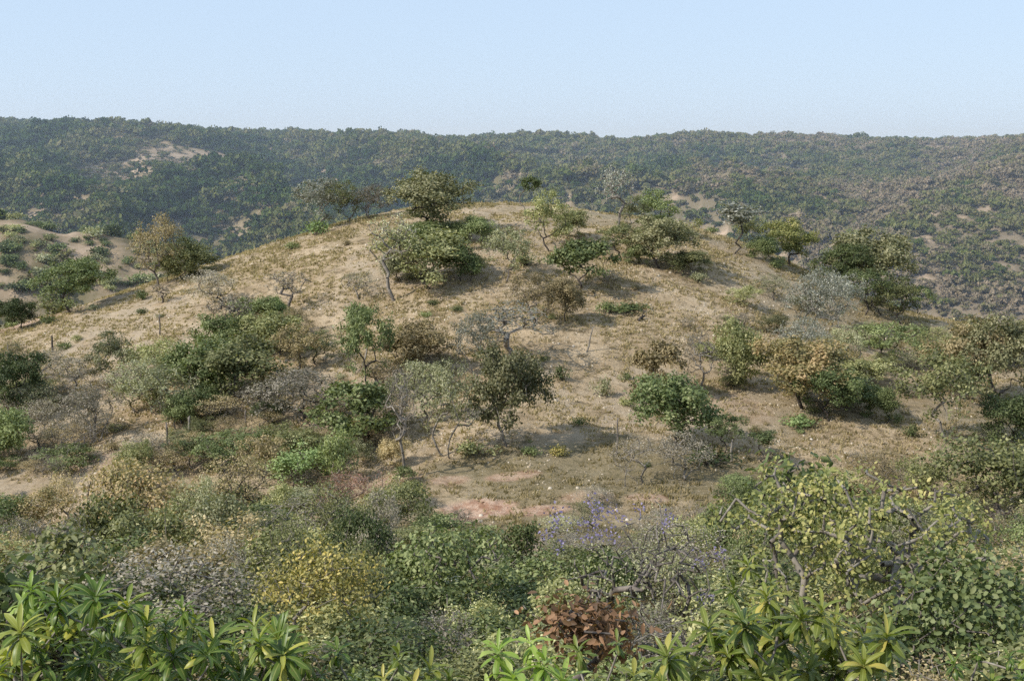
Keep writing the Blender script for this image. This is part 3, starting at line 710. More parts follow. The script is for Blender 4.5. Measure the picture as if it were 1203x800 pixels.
 (742, 570, 56, 60, 'twigs', 'twig', S_, 'bare grey brushwood at the foot of the slope', None, BARKP),
 (800, 560, 70, 50, 'bushairy', 'twig', S_, 'grey brushwood below the dark dense tree', None, BARKP),
]
for (px, py, w, h, kind, pal, name, lab, ref, bk) in M:
    at_px(px, py, w, h, kind, pal, name, lab, ref, bark=bk)

# fence posts, dead stem, logs ------------------------------------------------
def post(px, py, h, label, mat_=BARKP, r=.07, lean=0):
    X, Y = hit(px, py); s = math.hypot(X, Y) / F; hm = h * s; rng = np.random.default_rng(int(px))
    n = 7; zz = np.linspace(-.3, hm, n)
    P = np.stack([zz / hm * lean * hm + rng.normal(size=n) * .012, rng.normal(size=n) * .012, zz], -1)
    rr = r * np.linspace(1.12, .8, n) * rng.uniform(.93, 1.07, n); k = 8
    an = np.arange(k) * 2 * math.pi / k
    V = []
    for p, q in zip(P, rr):
        for a in an: V.append(p + np.array([math.cos(a) * q * (1 + .12 * math.sin(3 * a)), math.sin(a) * q, 0]))
    V = np.array(V); V[-k:, 2] += np.cos(an) * r * .7
    i = np.arange(n * k).reshape(n, k)
    Fq = np.stack([i[:-1], np.roll(i[:-1], -1, 1), np.roll(i[1:], -1, 1), i[1:]], -1).reshape(-1, 4)
    me = mesh_np('post', V, [Fq, i[-1:][:, :]], mats=[mat_])
    o = link('fence_post', me); o.location = (X, Y, float(H(X, Y)))
    o['label'] = label; o['category'] = 'post'; o['group'] = 'old fence posts on the slope'; LABELS.add(label)
    THINGS.append((px, py, None))
post(62, 414, 19, 'short dark weathered post on the far left slope', BARKD)
post(188, 394, 24, 'thin grey post on the upper left slope', BARK, .05)
post(110, 520, 33, 'tall leaning pale post on the lower left slope', BARKP, .085, .12)
post(223, 516, 27, 'upright pale grey post by a green shrub', BARKP, .08)
post(197, 528, 32, 'thin dark post in front of the hazy grey tree', BARK, .05)
post(289, 502, 20, 'small grey post under the big thicket', BARK, .05)
post(289 + 401, 413, 30, 'thin leaning stick standing in the dark shade of the open slope', BARKP, .045, .22)
post(859, 542, 26, 'short pale post below the small dark sparse tree', BARKP, .06)
post(725, 535, 46, 'thin dead stake on the green brown grass', BARK, .04)
def log(px, py, L_, ang, label):
    X, Y = hit(px, py); s = math.hypot(X, Y) / F; rng = np.random.default_rng(int(px)); n = 7
    t = np.linspace(0, L_ * s, n)
    P = np.stack([t * math.cos(ang), t * .8 * math.sin(ang), .06 + .03 * rng.normal(size=n) + t * .25], -1)
    P[:, 2] += H(X + P[:, 0], Y + P[:, 1]) - float(H(X, Y))
    br = np.array([P[3], P[3] + [.1, .05, .35], P[3] + [.25, .05, .5]])
    V, Fq = tubes(np.concatenate([P[:-1], br[:-1]]), np.concatenate([P[1:], br[1:]]), np.array([.10, .1, .09, .08, .07, .06, .04, .03]), np.array([.1, .09, .08, .07, .06, .05, .03, .015]), 7)
    o = link('fallen_branch', mesh_np('fallen_branch', V, [Fq], mats=[BARKD], smooth=True)); o.location = (X, Y, float(H(X, Y)))
    o['label'] = label; o['category'] = 'branch'; LABELS.add(label)
log(750, 378, 13, .9, 'dark fallen branch on the open slope below the crest cluster')

# ------------------------------------------------------------------ foreground plants
def rosette_tree(name, label, X, Y, tips_px, Yj, pal, seed, n=23, L=.28, bark=BARKP, W=.060, droop=1.0, forks=1):
    """a low tree whose branch ends carry whorls of long leaves"""
    rng = np.random.default_rng(seed)
    tips = []
    for (px, py) in tips_px:
        Yt = Y + rng.uniform(-Yj, Yj); a, t = ray(px, py); tips.append((a * Yt, Yt, t * Yt))
    tips = np.array(tips); z0 = float(H(X, Y)); org = np.array([X, Y, z0]); T = tips - org
    mx = T[:, 2].mean()
    starts = []
    for s in range(forks):
        a = rng.uniform(0, 6.28); d = np.array([math.cos(a), math.sin(a), 0]) * .15 * (forks > 1)
        q = np.array([0, 0, -.2]); ln = [q]
        for i in range(4): q = q + np.array([rng.normal() * .1 + d[0], rng.normal() * .1 + d[1], max(.15, mx * .42) / 4]); ln.append(q)
        starts.append(ln)
    Tb = T - np.array([0, 0, .12])
    nodes, par, r, e, paths = skeleton(rng, Tb, starts, .2, .55, .0085, .5, rise=-.22)
    V, Fq = tubes(nodes[par[e]], nodes[e], r[par[e]] * .35 + r[e] * .65, r[e], 7)
    o = bpy.data.objects.new(name, None); COL.objects.link(o); o.location = org
    link('trunk', mesh_np('trunk', V, [Fq], mats=[bark], smooth=True), o)
    dirs = np.stack([unit(np.array(T[i]) - np.array([0, 0, mx * .3])) * .55 + np.array([0, 0, .75]) + rng.normal(size=3) * .22 for i in range(len(T))])
    c = link('crown', rosettes(rng, T, dirs, n, L, W, droop), o); c.material_slots[0].link = 'OBJECT'; c.material_slots[0].material = LM[pal]
    o['label'] = label; o['category'] = 'tree'; LABELS.add(label)
    return o
def scat(seed, n, x0, x1, y0, y1, md=26, top=None):
    r_ = random.Random(seed); P = []
    for _ in range(n * 40):
        x, y = r_.uniform(x0, x1), r_.uniform(y0, y1)
        if top is not None and y < np.interp(x, [t[0] for t in top], [t[1] for t in top]): continue
        if all((x - a) ** 2 + 1.3 * (y - b) ** 2 > md * md for a, b in P): P.append((x, y))
        if len(P) >= n: break
    return P
def px_ground(px, Y): a, _ = ray(px, 800); return a * Y
T1 = [(0, 760), (60, 705), (110, 690), (160, 700), (220, 715), (240, 760)]
rosette_tree('leafy_tree', 'glossy dark green whorl-leaved tree at the bottom left corner', px_ground(110, 10.2), 10.2,
             [(112, 700)] + scat(3, 38, -10, 245, 700, 840, 22, T1), .6, 'gloss', 11, 22, .22, forks=2)
rosette_tree('leafy_tree', 'light green drooping plant between bare pale branches at the left edge', px_ground(35, 10.8), 10.8, [(36, 690), (28, 712), (50, 703), (66, 725)], .3, 'glossy_lime', 12, 17, .17, W=.05, droop=1.6)
rosette_tree('leafy_tree', 'glossy green whorl-leaved tree, second from the bottom left corner', px_ground(300, 10.3), 10.3,
             [(298, 735)] + scat(4, 17, 248, 358, 748, 840, 23), .5, 'gloss', 13, 21, .23)
rosette_tree('leafy_tree', 'small green whorl-leaved tree right of the two glossy ones', px_ground(392, 10.6), 10.6,
             [(396, 762), (378, 790), (415, 795), (372, 815), (432, 818)], .4, 'gloss', 14, 13, .20)
rosette_tree('leafy_tree', 'yellowing low whorl-leaved tree at the bottom edge left of centre', px_ground(490, 9.8), 9.8,
             [(468, 768), (505, 785), (450, 795), (485, 805), (528, 795), (515, 820), (440, 825)], .4, 'glossy_yellow', 15, 15, .20)
rosette_tree('leafy_tree', 'bright lime green plant with long leaves at bottom centre', px_ground(610, 9.2), 9.2,
             [(622, 752), (585, 762), (602, 792), (640, 775), (575, 812), (628, 815), (660, 800)], .3, 'glossy_lime', 16, 13, .25, W=.066)
rosette_tree('leafy_tree', 'sparse yellow green plant on pale crooked branches right of bottom centre', px_ground(705, 9.8), 9.8,
             [(678, 762), (725, 752), (745, 790), (700, 800), (668, 812)], .4, 'glossy_yellow', 17, 11, .16)
rosette_tree('leafy_tree', 'large yellow green whorl-leaved tree below the round-leaved tree', px_ground(910, 10), 10,
             [(900, 700)] + scat(5, 46, 775, 1045, 708, 840, 21, [(775, 770), (850, 725), (900, 700), (960, 712), (1045, 745)]), .65, 'glossy_yellow', 18, 21, .215, forks=2)
rosette_tree('leafy_tree', 'small yellow green whorl beside the grey branches of the purple-flowering tree', px_ground(880, 12.5), 12.5,
             [(878, 662), (905, 682), (862, 690)], .3, 'glossy_yellow', 19, 13, .20)
rosette_tree('leafy_tree', 'dark green whorl-leaved tree at the bottom right corner', px_ground(1165, 10.6), 10.6,
             [(1120, 778), (1150, 762), (1185, 770), (1200, 795), (1165, 800), (1130, 812), (1215, 770)], .5, 'gloss', 20, 13, .14)
for px_, py_, ref in ((110, 740, 'the glossy bottom left tree'), (300, 770, 'the second glossy whorl-leaved tree'), (610, 780, 'the bright lime green plant'), (910, 750, 'the large whorl-leaved tree'), (490, 790, 'the yellowing whorl-leaved tree')):
    THINGS.append((px_, py_, ref))

def special(name, label, cat, X, Y, topz, W, seed, pal, bark, blossom=None, group=None, **o):
    z0 = float(H(X, Y)); Hh = topz - z0
    st, cr, h0, w0 = make(name, seed, H=Hh, W=W, **o)
    e = bpy.data.objects.new(name, None); COL.objects.link(e); e.location = (X, Y, z0)
    t = link('trunk', st, e); t.material_slots[0].link = 'OBJECT'; t.material_slots[0].material = bark
    c = link('crown', cr, e); c.material_slots[0].link = 'OBJECT'; c.material_slots[0].material = LM[pal]
    if blossom:
        rng = np.random.default_rng(seed + 1); C = []
        for (px, py, n, s) in blossom:
            a, tt = ray(px, py); Yb = Y + rng.uniform(-.5, .5)
            for q in range(max(1, n // 22)):
                cc = np.array([a * Yb - X, Yb - Y, tt * Yb - z0]) + rng.normal(size=3) * s * np.array([1.2, 1, .55])
                C.append(cc + rng.normal(size=(22, 3)) * .06)
        C = np.concatenate(C)
        V, Fq, m = leaf_geo(rng, C, unit(rng.normal(size=C.shape)), .05, .035, .2)
        t4 = np.repeat(np.stack([rng.uniform(size=len(C))] * 3 + [np.ones(len(C))], -1), m, 0)
        link('blossom', mesh_np('blossom', V, Fq, t4, [LM['purple']]), e)
    e['label'] = label; e['category'] = cat; LABELS.add(label)
    return e
def topz(py, Y): return ray(600, py)[1] * Y
# the big round-leaved tree on the right
special('round_leaved_tree', 'large sprawling tree with pale round yellow green leaves and twisted grey branches', 'tree', px_ground(1000, 17), 17, topz(546, 17), 4.3, 501, 'lime', BARKP,
        base=.26, nt=165, nl=30, L=.085, LW=.050, sig=.14, stems=3, tip=.018, fold=True, lobe=.5, seg=.25, crook=.8, shell=.6, nlobe=8, k=6)
special('round_leaved_tree', 'darker round-leaved tree under the large sprawling one at the right', 'tree', px_ground(1120, 15), 15, topz(655, 15), 2.6, 502, 'deep', BARK,
        base=.2, nt=110, nl=24, L=.10, LW=.075, sig=.17, stems=3, tip=.008, fold=True, lobe=.5, seg=.25, crook=.6, k=6)
special('dark_leaved_tree', 'dark crown with hanging leaves at the top of the sprawling tree', 'tree', px_ground(945, 18.6), 18.6, topz(538, 18.6), 2.3, 503, 'deep', BARK,
        base=.6, nt=42, nl=12, L=.17, LW=.07, sig=.16, fold=True, lobe=.5, seg=.25, droop=.6, k=6)
special('purple_flowering_tree', 'thin grey tree with feathery twigs and scattered purple flowers', 'tree', px_ground(762, 17), 17, topz(605, 17), 2.5, 504, 'grey', BARK,
        [(668, 612, 110, .12), (700, 610, 60, .12), (690, 625, 70, .2), (735, 600, 90, .25), (775, 612, 50, .2), (850, 650, 60, .07), (822, 662, 50, .06), (825, 702, 60, .05), (740, 640, 40, .2), (690, 655, 40, .15), (715, 600, 60, .1)],
        base=.22, nt=190, nl=8, L=.05, LW=.026, sig=.12, stems=3, tip=.0095, lobe=.55, seg=.22, crook=.45, path_l=.6, k=6, lean=.8)
special('rust_leaved_tree', 'rusty brown large-leaved tree above the lime green plant', 'tree', px_ground(690, 12.2), 12.2, topz(700, 12.2), 1.1, 505, 'rust', BARK,
        base=.5, nt=46, nl=18, L=.11, LW=.055, sig=.14, fold=True, lobe=.5, seg=.2, k=6, droop=.2)
special('yellow_leaved_tree', 'yellow-leaved bushy tree left of centre in the lower thicket', 'tree', px_ground(388, 17.5), 17.5, topz(640, 17.5), 2.15, 506, 'yellow', BARKP,
        base=.30, nt=120, nl=30, L=.065, LW=.04, sig=.12, stems=4, tip=.0065, fold=True, lobe=.5, seg=.22, k=5)
special('shady_bush', 'very dark large-leaved bush behind the glossy plants at the left edge', 'shrub', px_ground(35, 12.5), 12.5, topz(668, 12.5), 1.5, 507, 'deep', BARKD,
        base=.45, nt=60, nl=14, L=.15, LW=.08, sig=.15, fold=True, lobe=.5, seg=.2, k=6)
special('broad_leaved_tree', 'broad-leaved green tree at the edge of the small grassy clearing', 'tree', px_ground(545, 24), 24, topz(618, 24), 2.4, 508, 'green', BARK,
        base=.5, nt=70, nl=22, L=.12, LW=.06, sig=.15, stems=2, fold=True, lobe=.5, seg=.25, k=6, droop=.3)
special('autumn_tree', 'brownish orange rounded tree in the left thicket', 'tree', px_ground(168, 34), 34, topz(540, 34), 3.5, 509, 'autumn', BARKD,
        base=.3, nt=110, nl=38, L=.11, LW=.07, sig=.19, lobe=.48, k=5)
for px_, py_, ref in ((1000, 640, 'the sprawling round-leaved tree'), (1120, 740, 'the darker round-leaved tree'), (762, 680, 'the purple-flowering tree'), (690, 720, 'the rusty brown tree'), (385, 690, 'the yellow-leaved tree'),
                      (545, 655, 'the broad-leaved clearing tree'), (168, 590, 'the brownish orange tree'), (35, 680, 'the very dark bush'), (600, 585, 'the red earth bank'), (545, 700, 'the grassy clearing')):
    THINGS.append((px_, py_, ref))
# white flower spike
def white_spike():
    X, Y = px_ground(531, 24), 24; z = float(H(X, Y)); a, t = ray(531, 680); top = t * Y - z
    rng = np.random.default_rng(4); P = np.stack([rng.normal(size=6) * .02, rng.normal(size=6) * .02, np.linspace(-.1, top, 6)], -1)
    e = bpy.data.objects.new('white_flower', None); COL.objects.link(e); e.location = (X, Y, z)
    V, Fq = tubes(P[:-1], P[1:], np.full(5, .012), np.full(5, .01), 6)
    link('stem', mesh_np('stem', V, [Fq], mats=[BARK], smooth=True), e)
    C = P[-1] + rng.normal(size=(9, 3)) * .03
    V, Fq, m = leaf_geo(rng, C, np.tile([[0, 0, 1.]], (9, 1)), .17, .07, .0, True)
    link('petal', mesh_np('petal', V, Fq, np.ones((len(V), 4)) * .5, [LM['white']]), e)
    e['label'] = 'single white flower on a tall stem beside the grassy clearing'; e['category'] = 'flower'
white_spike()

# ------------------------------------------------------------------ automatic labels for thicket shrubs
ADJ = {'umber': 'dark olive', 'olive': 'olive', 'green': 'green', 'deep': 'dark green', 'grey': 'grey green', 'silver': 'silvery', 'twig': 'grey brown', 'brown': 'brown', 'autumn': 'orange brown', 'yellow': 'yellowish', 'bright': 'bright green', 'red': 'reddish', 'lime': 'pale green', 'rust': 'rusty'}
KND = {'_': '', 'round': 'leafy shrub', 'bush': 'dense shrub', 'bushbig': 'large-leaved shrub', 'bushairy': 'loose shrub', 'twigs': 'twiggy bush', 'small': 'tuft', 'midshrub': 'shrub', 'airy': 'thin shrub', 'open': 'open shrub', 'slim': 'sapling'}
REFS = None
def auto_label(kind, pal, size, px, py):
    base = f'{size} {ADJ[pal]} {KND[kind]}'
    cand = sorted((math.hypot(px - a, 1.4 * (py - b)), a, b, r_) for a, b, r_ in THINGS if r_ and r_.startswith('the '))
    for pre in ('', 'second ', 'third ', 'fourth ', 'fifth '):
        for d, a, b, r_ in cand[:7]:
            dx, dy = px - a, 1.4 * (py - b)
            if abs(dx) > abs(dy) * 1.6: w = 'right of' if dx > 0 else 'left of'
            elif abs(dy) > abs(dx) * 1.6: w = 'below' if dy > 0 else 'above'
            else: w = ('below' if dy > 0 else 'above') + (' and right of' if dx > 0 else ' and left of')
            l = f'{pre}{base} {w} {r_}'
            if l not in LABELS and len(l.split()) <= 15:
                LABELS.add(l); return l
    l = f'{base} in the thicket at about {len(LABELS)}'; LABELS.add(l); return l

# thicket between the slope and the foreground
tr = random.Random(21)
def region(px, py, Y):
    """species table for a point of the thicket (list of (kind, palette, weight)), density, height factor"""
    if px < 470:
        tab = [('bush', 'olive', 3.2), ('bush', 'deep', 1.8), ('bushairy', 'olive', 2), ('bushairy', 'twig', 2.4), ('bush', 'green', 1.3), ('twigs', 'twig', 2), ('bushbig', 'green', .9), ('bush', 'brown', 2.2), ('bushairy', 'brown', 2), ('bushbig', 'olive', 2), ('bush', 'autumn', 1), ('bush', 'bright', .35), ('bushairy', 'red', .7), ('bush', 'grey', 1)]
        if py > 690: tab = [('bushairy', 'olive', 3), ('bush', 'deep', 2), ('bush', 'olive', 2), ('bushairy', 'twig', 2), ('bushbig', 'olive', 1.3), ('bush', 'brown', 1), ('bush', 'green', .7)]
        return tab, 1, 1
    if px < 660:
        tab = [('bush', 'olive', 3), ('bushbig', 'green', 2.6), ('bushairy', 'grey', 2), ('bush', 'deep', 1.5), ('bushairy', 'twig', 1.5), ('bushairy', 'red', .7), ('bush', 'grey', 1.5)]
        d = .62 if py < 660 else .95
        return tab, d, .72 if py < 690 else .8
    if px < 860:
        tab = [('bushairy', 'grey', 3), ('twigs', 'twig', 2), ('bush', 'olive', 1.5), ('bushairy', 'twig', 2), ('bushbig', 'green', .8), ('bushairy', 'olive', 2)]
        return tab, .85, .8
    tab = [('bushairy', 'grey', 1.5), ('bush', 'olive', 3), ('bushairy', 'brown', 2), ('bushairy', 'olive', 2), ('bush', 'green', 2), ('bushbig', 'olive', 1), ('twigs', 'twig', 1)]
    return tab, .95, .9
pts = []
Y = 62.0
while Y > 12.0:
    step = .052 * Y ** .9 + .32
    x0, x1 = -.445 * Y - 1, .445 * Y + 1
    w = (1.25 + .012 * Y)
    x = x0 + tr.uniform(0, w)
    while x < x1:
        pts.append((x + tr.uniform(-.3, .3), Y + tr.uniform(-.5, .5) * step)); x += w * tr.uniform(.75, 1.3)
    Y -= step * 1.15
cnt = 0
for (X, Y) in pts:
    z = float(H(X, Y)); px, py = proj(X, Y, z)
    tab, dens, hf = region(px, py, Y)
    if Y > 44 and py < np.interp(px, [0, 120, 350, 470, 520, 820, 900, 1203], [532, 536, 530, 552, 578, 596, 572, 556]) + tr.uniform(-6, 6): continue
    if tr.random() > dens * .88: continue
    # keep the clearing, the red bank and the path open
    if ((px - 545) / 62) ** 2 + ((py - 702) / 36) ** 2 < 1: continue
    if 500 < px < 790 and 558 < py < 622 and tr.random() < .45: continue
    if 480 < px < 800 and 540 < py < 585 and tr.random() < .6: continue
    if 590 < px < 650 and 600 < py < 665 and tr.random() < .6: continue
    k, pal, _ = tr.choices(tab, [t[2] for t in tab])[0]
    if py < 600 and (px < 330) and tr.random() < .25: k, pal = 'open', tr.choice(['deep', 'olive', 'brown'])
    wm = tr.uniform(1.3, 3.1) * (.85 + .15 * hf); hm = tr.choice([tr.uniform(.7, 1.4), tr.uniform(1.2, 2.6)]) * hf
    if 470 < px < 860 and py < 640: wm *= .7; hm *= .62
    lim = 506 if px < 470 else (545 if px < 830 else 530)      # natural upper edge of the thicket
    while proj(X, Y, z + hm)[1] < lim - tr.uniform(0, 14): hm *= .8
    if hm < .25: continue
    if Y < 17:                                                # keep near things below the glossy plants
        hm = min(hm, 1.3); wm = min(wm, 1.8)
    size = 'low' if hm < .9 else ('wide' if wm > 2.3 else ('tall' if hm > 1.6 else 'rounded'))
    tree = k == 'open'
    lab = auto_label(k, pal, size, px, py - 20)
    put(k, X, Y, wm, hm, pal, {'bush': 'dense_shrub', 'bushbig': 'broadleaf_shrub', 'bushairy': 'loose_shrub', 'twigs': 'twiggy_bush', 'open': 'small_tree'}[k], lab, 'shrub', 'shrubs of the thicket below the hill', bark=tr.choice([BARK, BARKP, BARKP]))
    cnt += 1
print('thicket', cnt)
# small things scattered over the slope
sr = random.Random(5); n = 0
while n < 150:
    px, py = sr.uniform(0, 1203), sr.uniform(262, 560)
    cy = np.interp(px, [c[0] for c in crest], [c[1] for c in crest])
    if py < cy + 5 and n < 125: continue
    if 480 < px < 900 and sr.random() < .35: continue
    if n >= 125: px, py = sr.uniform(820, 1203), sr.uniform(350, 520)
    elif n >= 75: px, py = sr.uniform(0, 470), sr.uniform(445, 560)
    X, Y = hit(px, py)
    if Y < 50: continue
    if py < cy + 14 and n >= 125: py = cy + 14; X, Y = hit(px, py)
    k, pal = sr.choice([('small', 'green'), ('small', 'olive'), ('small', 'olive'), ('small', 'grey'), ('small', 'brown'), ('small', 'grey'), ('twigs', 'twig'), ('bushairy', 'twig')])
    wp = sr.uniform(9, 20) if k == 'small' else sr.uniform(22, 40)
    if n >= 125: k, pal = sr.choice([('bushairy', 'twig'), ('bushairy', 'grey'), ('bush', 'umber'), ('bushairy', 'brown'), ('bush', 'olive')]); wp = sr.uniform(22, 42)
    elif px < 470 and py > 440 and n >= 75: k, pal = sr.choice([('bushairy', 'twig'), ('bushairy', 'grey'), ('twigs', 'twig'), ('bushairy', 'brown'), ('bush', 'olive')]); wp = sr.uniform(30, 70)
    hp = wp * sr.uniform(.4, .75)
    if px < 460 and py > 470 and n < 75: wp *= 1.5; hp *= 1.5
    s = math.hypot(X, Y) / F
    lab = auto_label(k, pal, 'tiny' if wp < 14 else 'small', px, py)
    put(k, X, Y, wp * s, hp * s, pal, 'small_shrub', lab, 'shrub', 'small shrubs dotted over the dry slope'); n += 1
# shrubs on the bare mound behind the left slope
mr = random.Random(9); n = 0
MREF = [(60, 300), (120, 262), (165, 275), (20, 330)]
while n < 95:
    px, py = mr.uniform(0, 225), mr.uniform(254, 345)
    X, Y = hit(px, py, 170, 330)
    if not (190 < Y < 320): continue
    s = math.hypot(X, Y) / F
    wm = mr.uniform(2.2, 5.0); pal = mr.choice(['deep', 'olive', 'grey', 'deep'])
    col = int(px // 45); row = int((py - 250) // 32)
    where = f"{['west end', 'western part', 'middle', 'eastern part', 'east end'][min(4, col)]} of the bare mound, {['near its top', 'half way up', 'low down', 'at its foot'][min(3, max(0, row))]}"
    lab = f"{'wide' if wm > 4 else 'rounded' if wm > 3 else 'small'} {ADJ[pal]} shrub at the {where}"
    put('midshrub', X, Y, wm, wm * mr.uniform(.45, .7), pal, 'distant_shrub', lab, 'shrub', 'shrubs on the bare mound behind the hill'); n += 1

# ------------------------------------------------------------------ far woodland (one mass), instanced crowns
def crown_proto(i):
    rng = np.random.default_rng(3000 + i)
    n = 150 if i < 5 else 90
    lob = rng.normal(size=(6, 3)) * np.array([1.5, 1.5, .6]) + np.array([0, 0, 3.4])
    k = rng.integers(0, 6, n); v = unit(rng.normal(size=(n, 3))); v[:, 2] = np.abs(v[:, 2]) * 1.0 - .25
    rad = 1.45 if i < 5 else 1.7
    C = lob[k] + v * rad * rng.uniform(.7, 1.05, (n, 1))
    nn = unit(v + .45 * rng.normal(size=(n, 3))); d = unit(np.cross(nn, rng.normal(size=(n, 3)))); s = np.cross(d, nn)
    l = rng.uniform(.7, 1.25, (n, 1)) * (.74 if i < 5 else .6); w = l * .66
    V = np.stack([C - d * l, C + s * w, C + d * l, C - s * w], 1).reshape(-1, 3)
    Fq = np.arange(n * 4).reshape(n, 4)
    th = np.repeat(np.stack([rng.uniform(size=n), rng.uniform(size=6)[k], C[:, 2] / 5, np.ones(n)], -1), 4, 0)
    P0 = np.tile([[0, 0, -1.]], (6, 1)).astype(float); Vt, Ft = tubes(P0, lob, np.full(6, .16), np.full(6, .06), 4)
    me = mesh_np('far_crown', np.concatenate([V, Vt]), [Fq, Ft + len(V)], np.concatenate([th, np.ones((len(Vt), 4)) * .5]), [FARL, BARKD], np.concatenate([np.zeros(n), np.ones(len(Ft))]))
    return bpy.data.objects.new('far_crown', me)
def far_leaf():
    m, nt, N, L = mat('far_leaves')
    ins = N.new('ShaderNodeAttribute'); ins.attribute_type = 'INSTANCER'; ins.attribute_name = 'tone'
    at = N.new('ShaderNodeAttribute'); at.attribute_name = 'tint'
    sx = N.new('ShaderNodeSeparateColor'); L.new(at.outputs['Color'], sx.inputs[0])
    f = math_n(N, L, 'ADD', ins.outputs['Fac'], math_n(N, L, 'MULTIPLY_ADD', sx.outputs[0], .22, -.11))
    r = ramp(N, [(0, (.036, .066, .018)), (.25, (.080, .112, .030)), (.5, (.150, .158, .055)), (.66, (.19, .178, .080)), (.82, (.20, .168, .105)), (1, (.30, .24, .165))])
    L.new(f, r.inputs[0])
    d = N.new('ShaderNodeBsdfDiffuse'); L.new(r.outputs[0], d.inputs[0])
    t = N.new('ShaderNodeBsdfTranslucent'); L.new(r.outputs[0], t.inputs[0])
    ms = N.new('ShaderNodeMixShader'); ms.inputs[0].default_value = .15; L.new(d.outputs[0], ms.inputs[1]); L.new(t.outputs[0], ms.inputs[2])
    o = N.new('ShaderNodeOutputMaterial'); L.new(ms.outputs[0], o.inputs[0])
    return m
FARL = far_leaf()
fc = bpy.data.collections.new('far_crowns')
for i in range(8): fc.objects.link(crown_proto(i))
rng = np.random.default_rng(77)
NP = 190000
A = rng.uniform(-.5, .5, NP); Yp = np.sqrt(rng.uniform(118 ** 2, 1010 ** 2, NP)); X = A * Yp
bare, brown = far_masks(X, Yp)
den = (1 - .965 * bare) * (1 - .0 * brown) * np.clip(1.0 - (1.5 - 1.0 * brown) * sstep(.5, .75, fbm(X / 40, Yp / 60, 91, 3)), .22, .85)
keep = rng.uniform(size=NP) < den * np.where((Yp < 235) & (A < -.2), .35, 1)
keep &= ~((np.hypot((X - MOUND[0]) / 70, (Yp - MOUND[1]) / 45) < 1) & (rng.uniform(size=NP) < .0))
X, Yp, bare, brown = X[keep], Yp[keep], bare[keep], brown[keep]
Z = H(X, Yp)
big = fbm(X / 60, Yp / 90, 101, 3)
patch = sstep(.40, .62, big)
tone = np.clip(.13 + .34 * patch + .50 * brown + .2 * bare + .25 * (fbm(X / 18, Yp / 26, 111, 3) - .5) + rng.normal(size=len(X)) * .15, 0, 1)
siz = (.50 + .30 * fbm(X / 30, Yp / 45, 131, 3)) * np.clip(rng.lognormal(-.02, .46, len(X)), .3, 2.6) * (1 - .45 * brown) * (1 - .45 * bare) * (.42 + .58 * sstep(200, 440, Yp))
V = np.stack([X, Yp, Z - .4], -1)
me = bpy.data.meshes.new('far_woodland'); me.vertices.add(len(V)); me.vertices.foreach_set('co', V.astype(np.float32).ravel())
a1 = me.attributes.new('tone', 'FLOAT', 'POINT'); a1.data.foreach_set('value', tone.astype(np.float32))
a2 = me.attributes.new('scl', 'FLOAT_VECTOR', 'POINT'); a2.data.foreach_set('vector', np.stack([siz, siz, siz * rng.uniform(.75, 1.15, len(siz))], -1).astype(np.float32).ravel())
me.update()
wood = link('far_woodland', me); wood['kind'] = 'stuff'; wood['label'] = 'hazy dry woodland covering the far hills'; wood['category'] = 'woodland'
def scatter_group(coll):
    ng = bpy.data.node_groups.new('scatter', 'GeometryNodeTree')
    ng.interface.new_socket('Geometry', in_out='INPUT', socket_type='NodeSocketGeometry')
    ng.interface.new_socket('Geometry', in_out='OUTPUT', socket_type='NodeSocketGeometry')
    N, L = ng.nodes, ng.links
    gi, go = N.new('NodeGroupInput'), N.new('NodeGroupOutput')
    iop = N.new('GeometryNodeInstanceOnPoints'); ci = N.new('GeometryNodeCollectionInfo')
    ci.inputs['Collection'].default_value = coll; ci.inputs['Separate Children'].default_value = True; ci.inputs['Reset Children'].default_value = True
    rv = N.new('FunctionNodeRandomValue'); rv.data_type = 'FLOAT_VECTOR'; rv.inputs[0].default_value = (-.08, -.08, 0); rv.inputs[1].default_value = (.08, .08, 6.283)
    na = N.new('GeometryNodeInputNamedAttribute'); na.data_type = 'FLOAT_VECTOR'; na.inputs['Name'].default_value = 'scl'
    L.new(gi.outputs[0], iop.inputs['Points']); L.new(ci.outputs[0], iop.inputs['Instance']); iop.inputs['Pick Instance'].default_value = True
    L.new(rv.outputs[0], iop.inputs['Rotation']); L.new(na.outputs[0], iop.inputs['Scale'])
    L.new(iop.outputs[0], go.inputs[0])
    return ng
md = wood.modifiers.new('scatter', 'NODES'); md.node_group = scatter_group(fc)
print('far crowns', len(X))

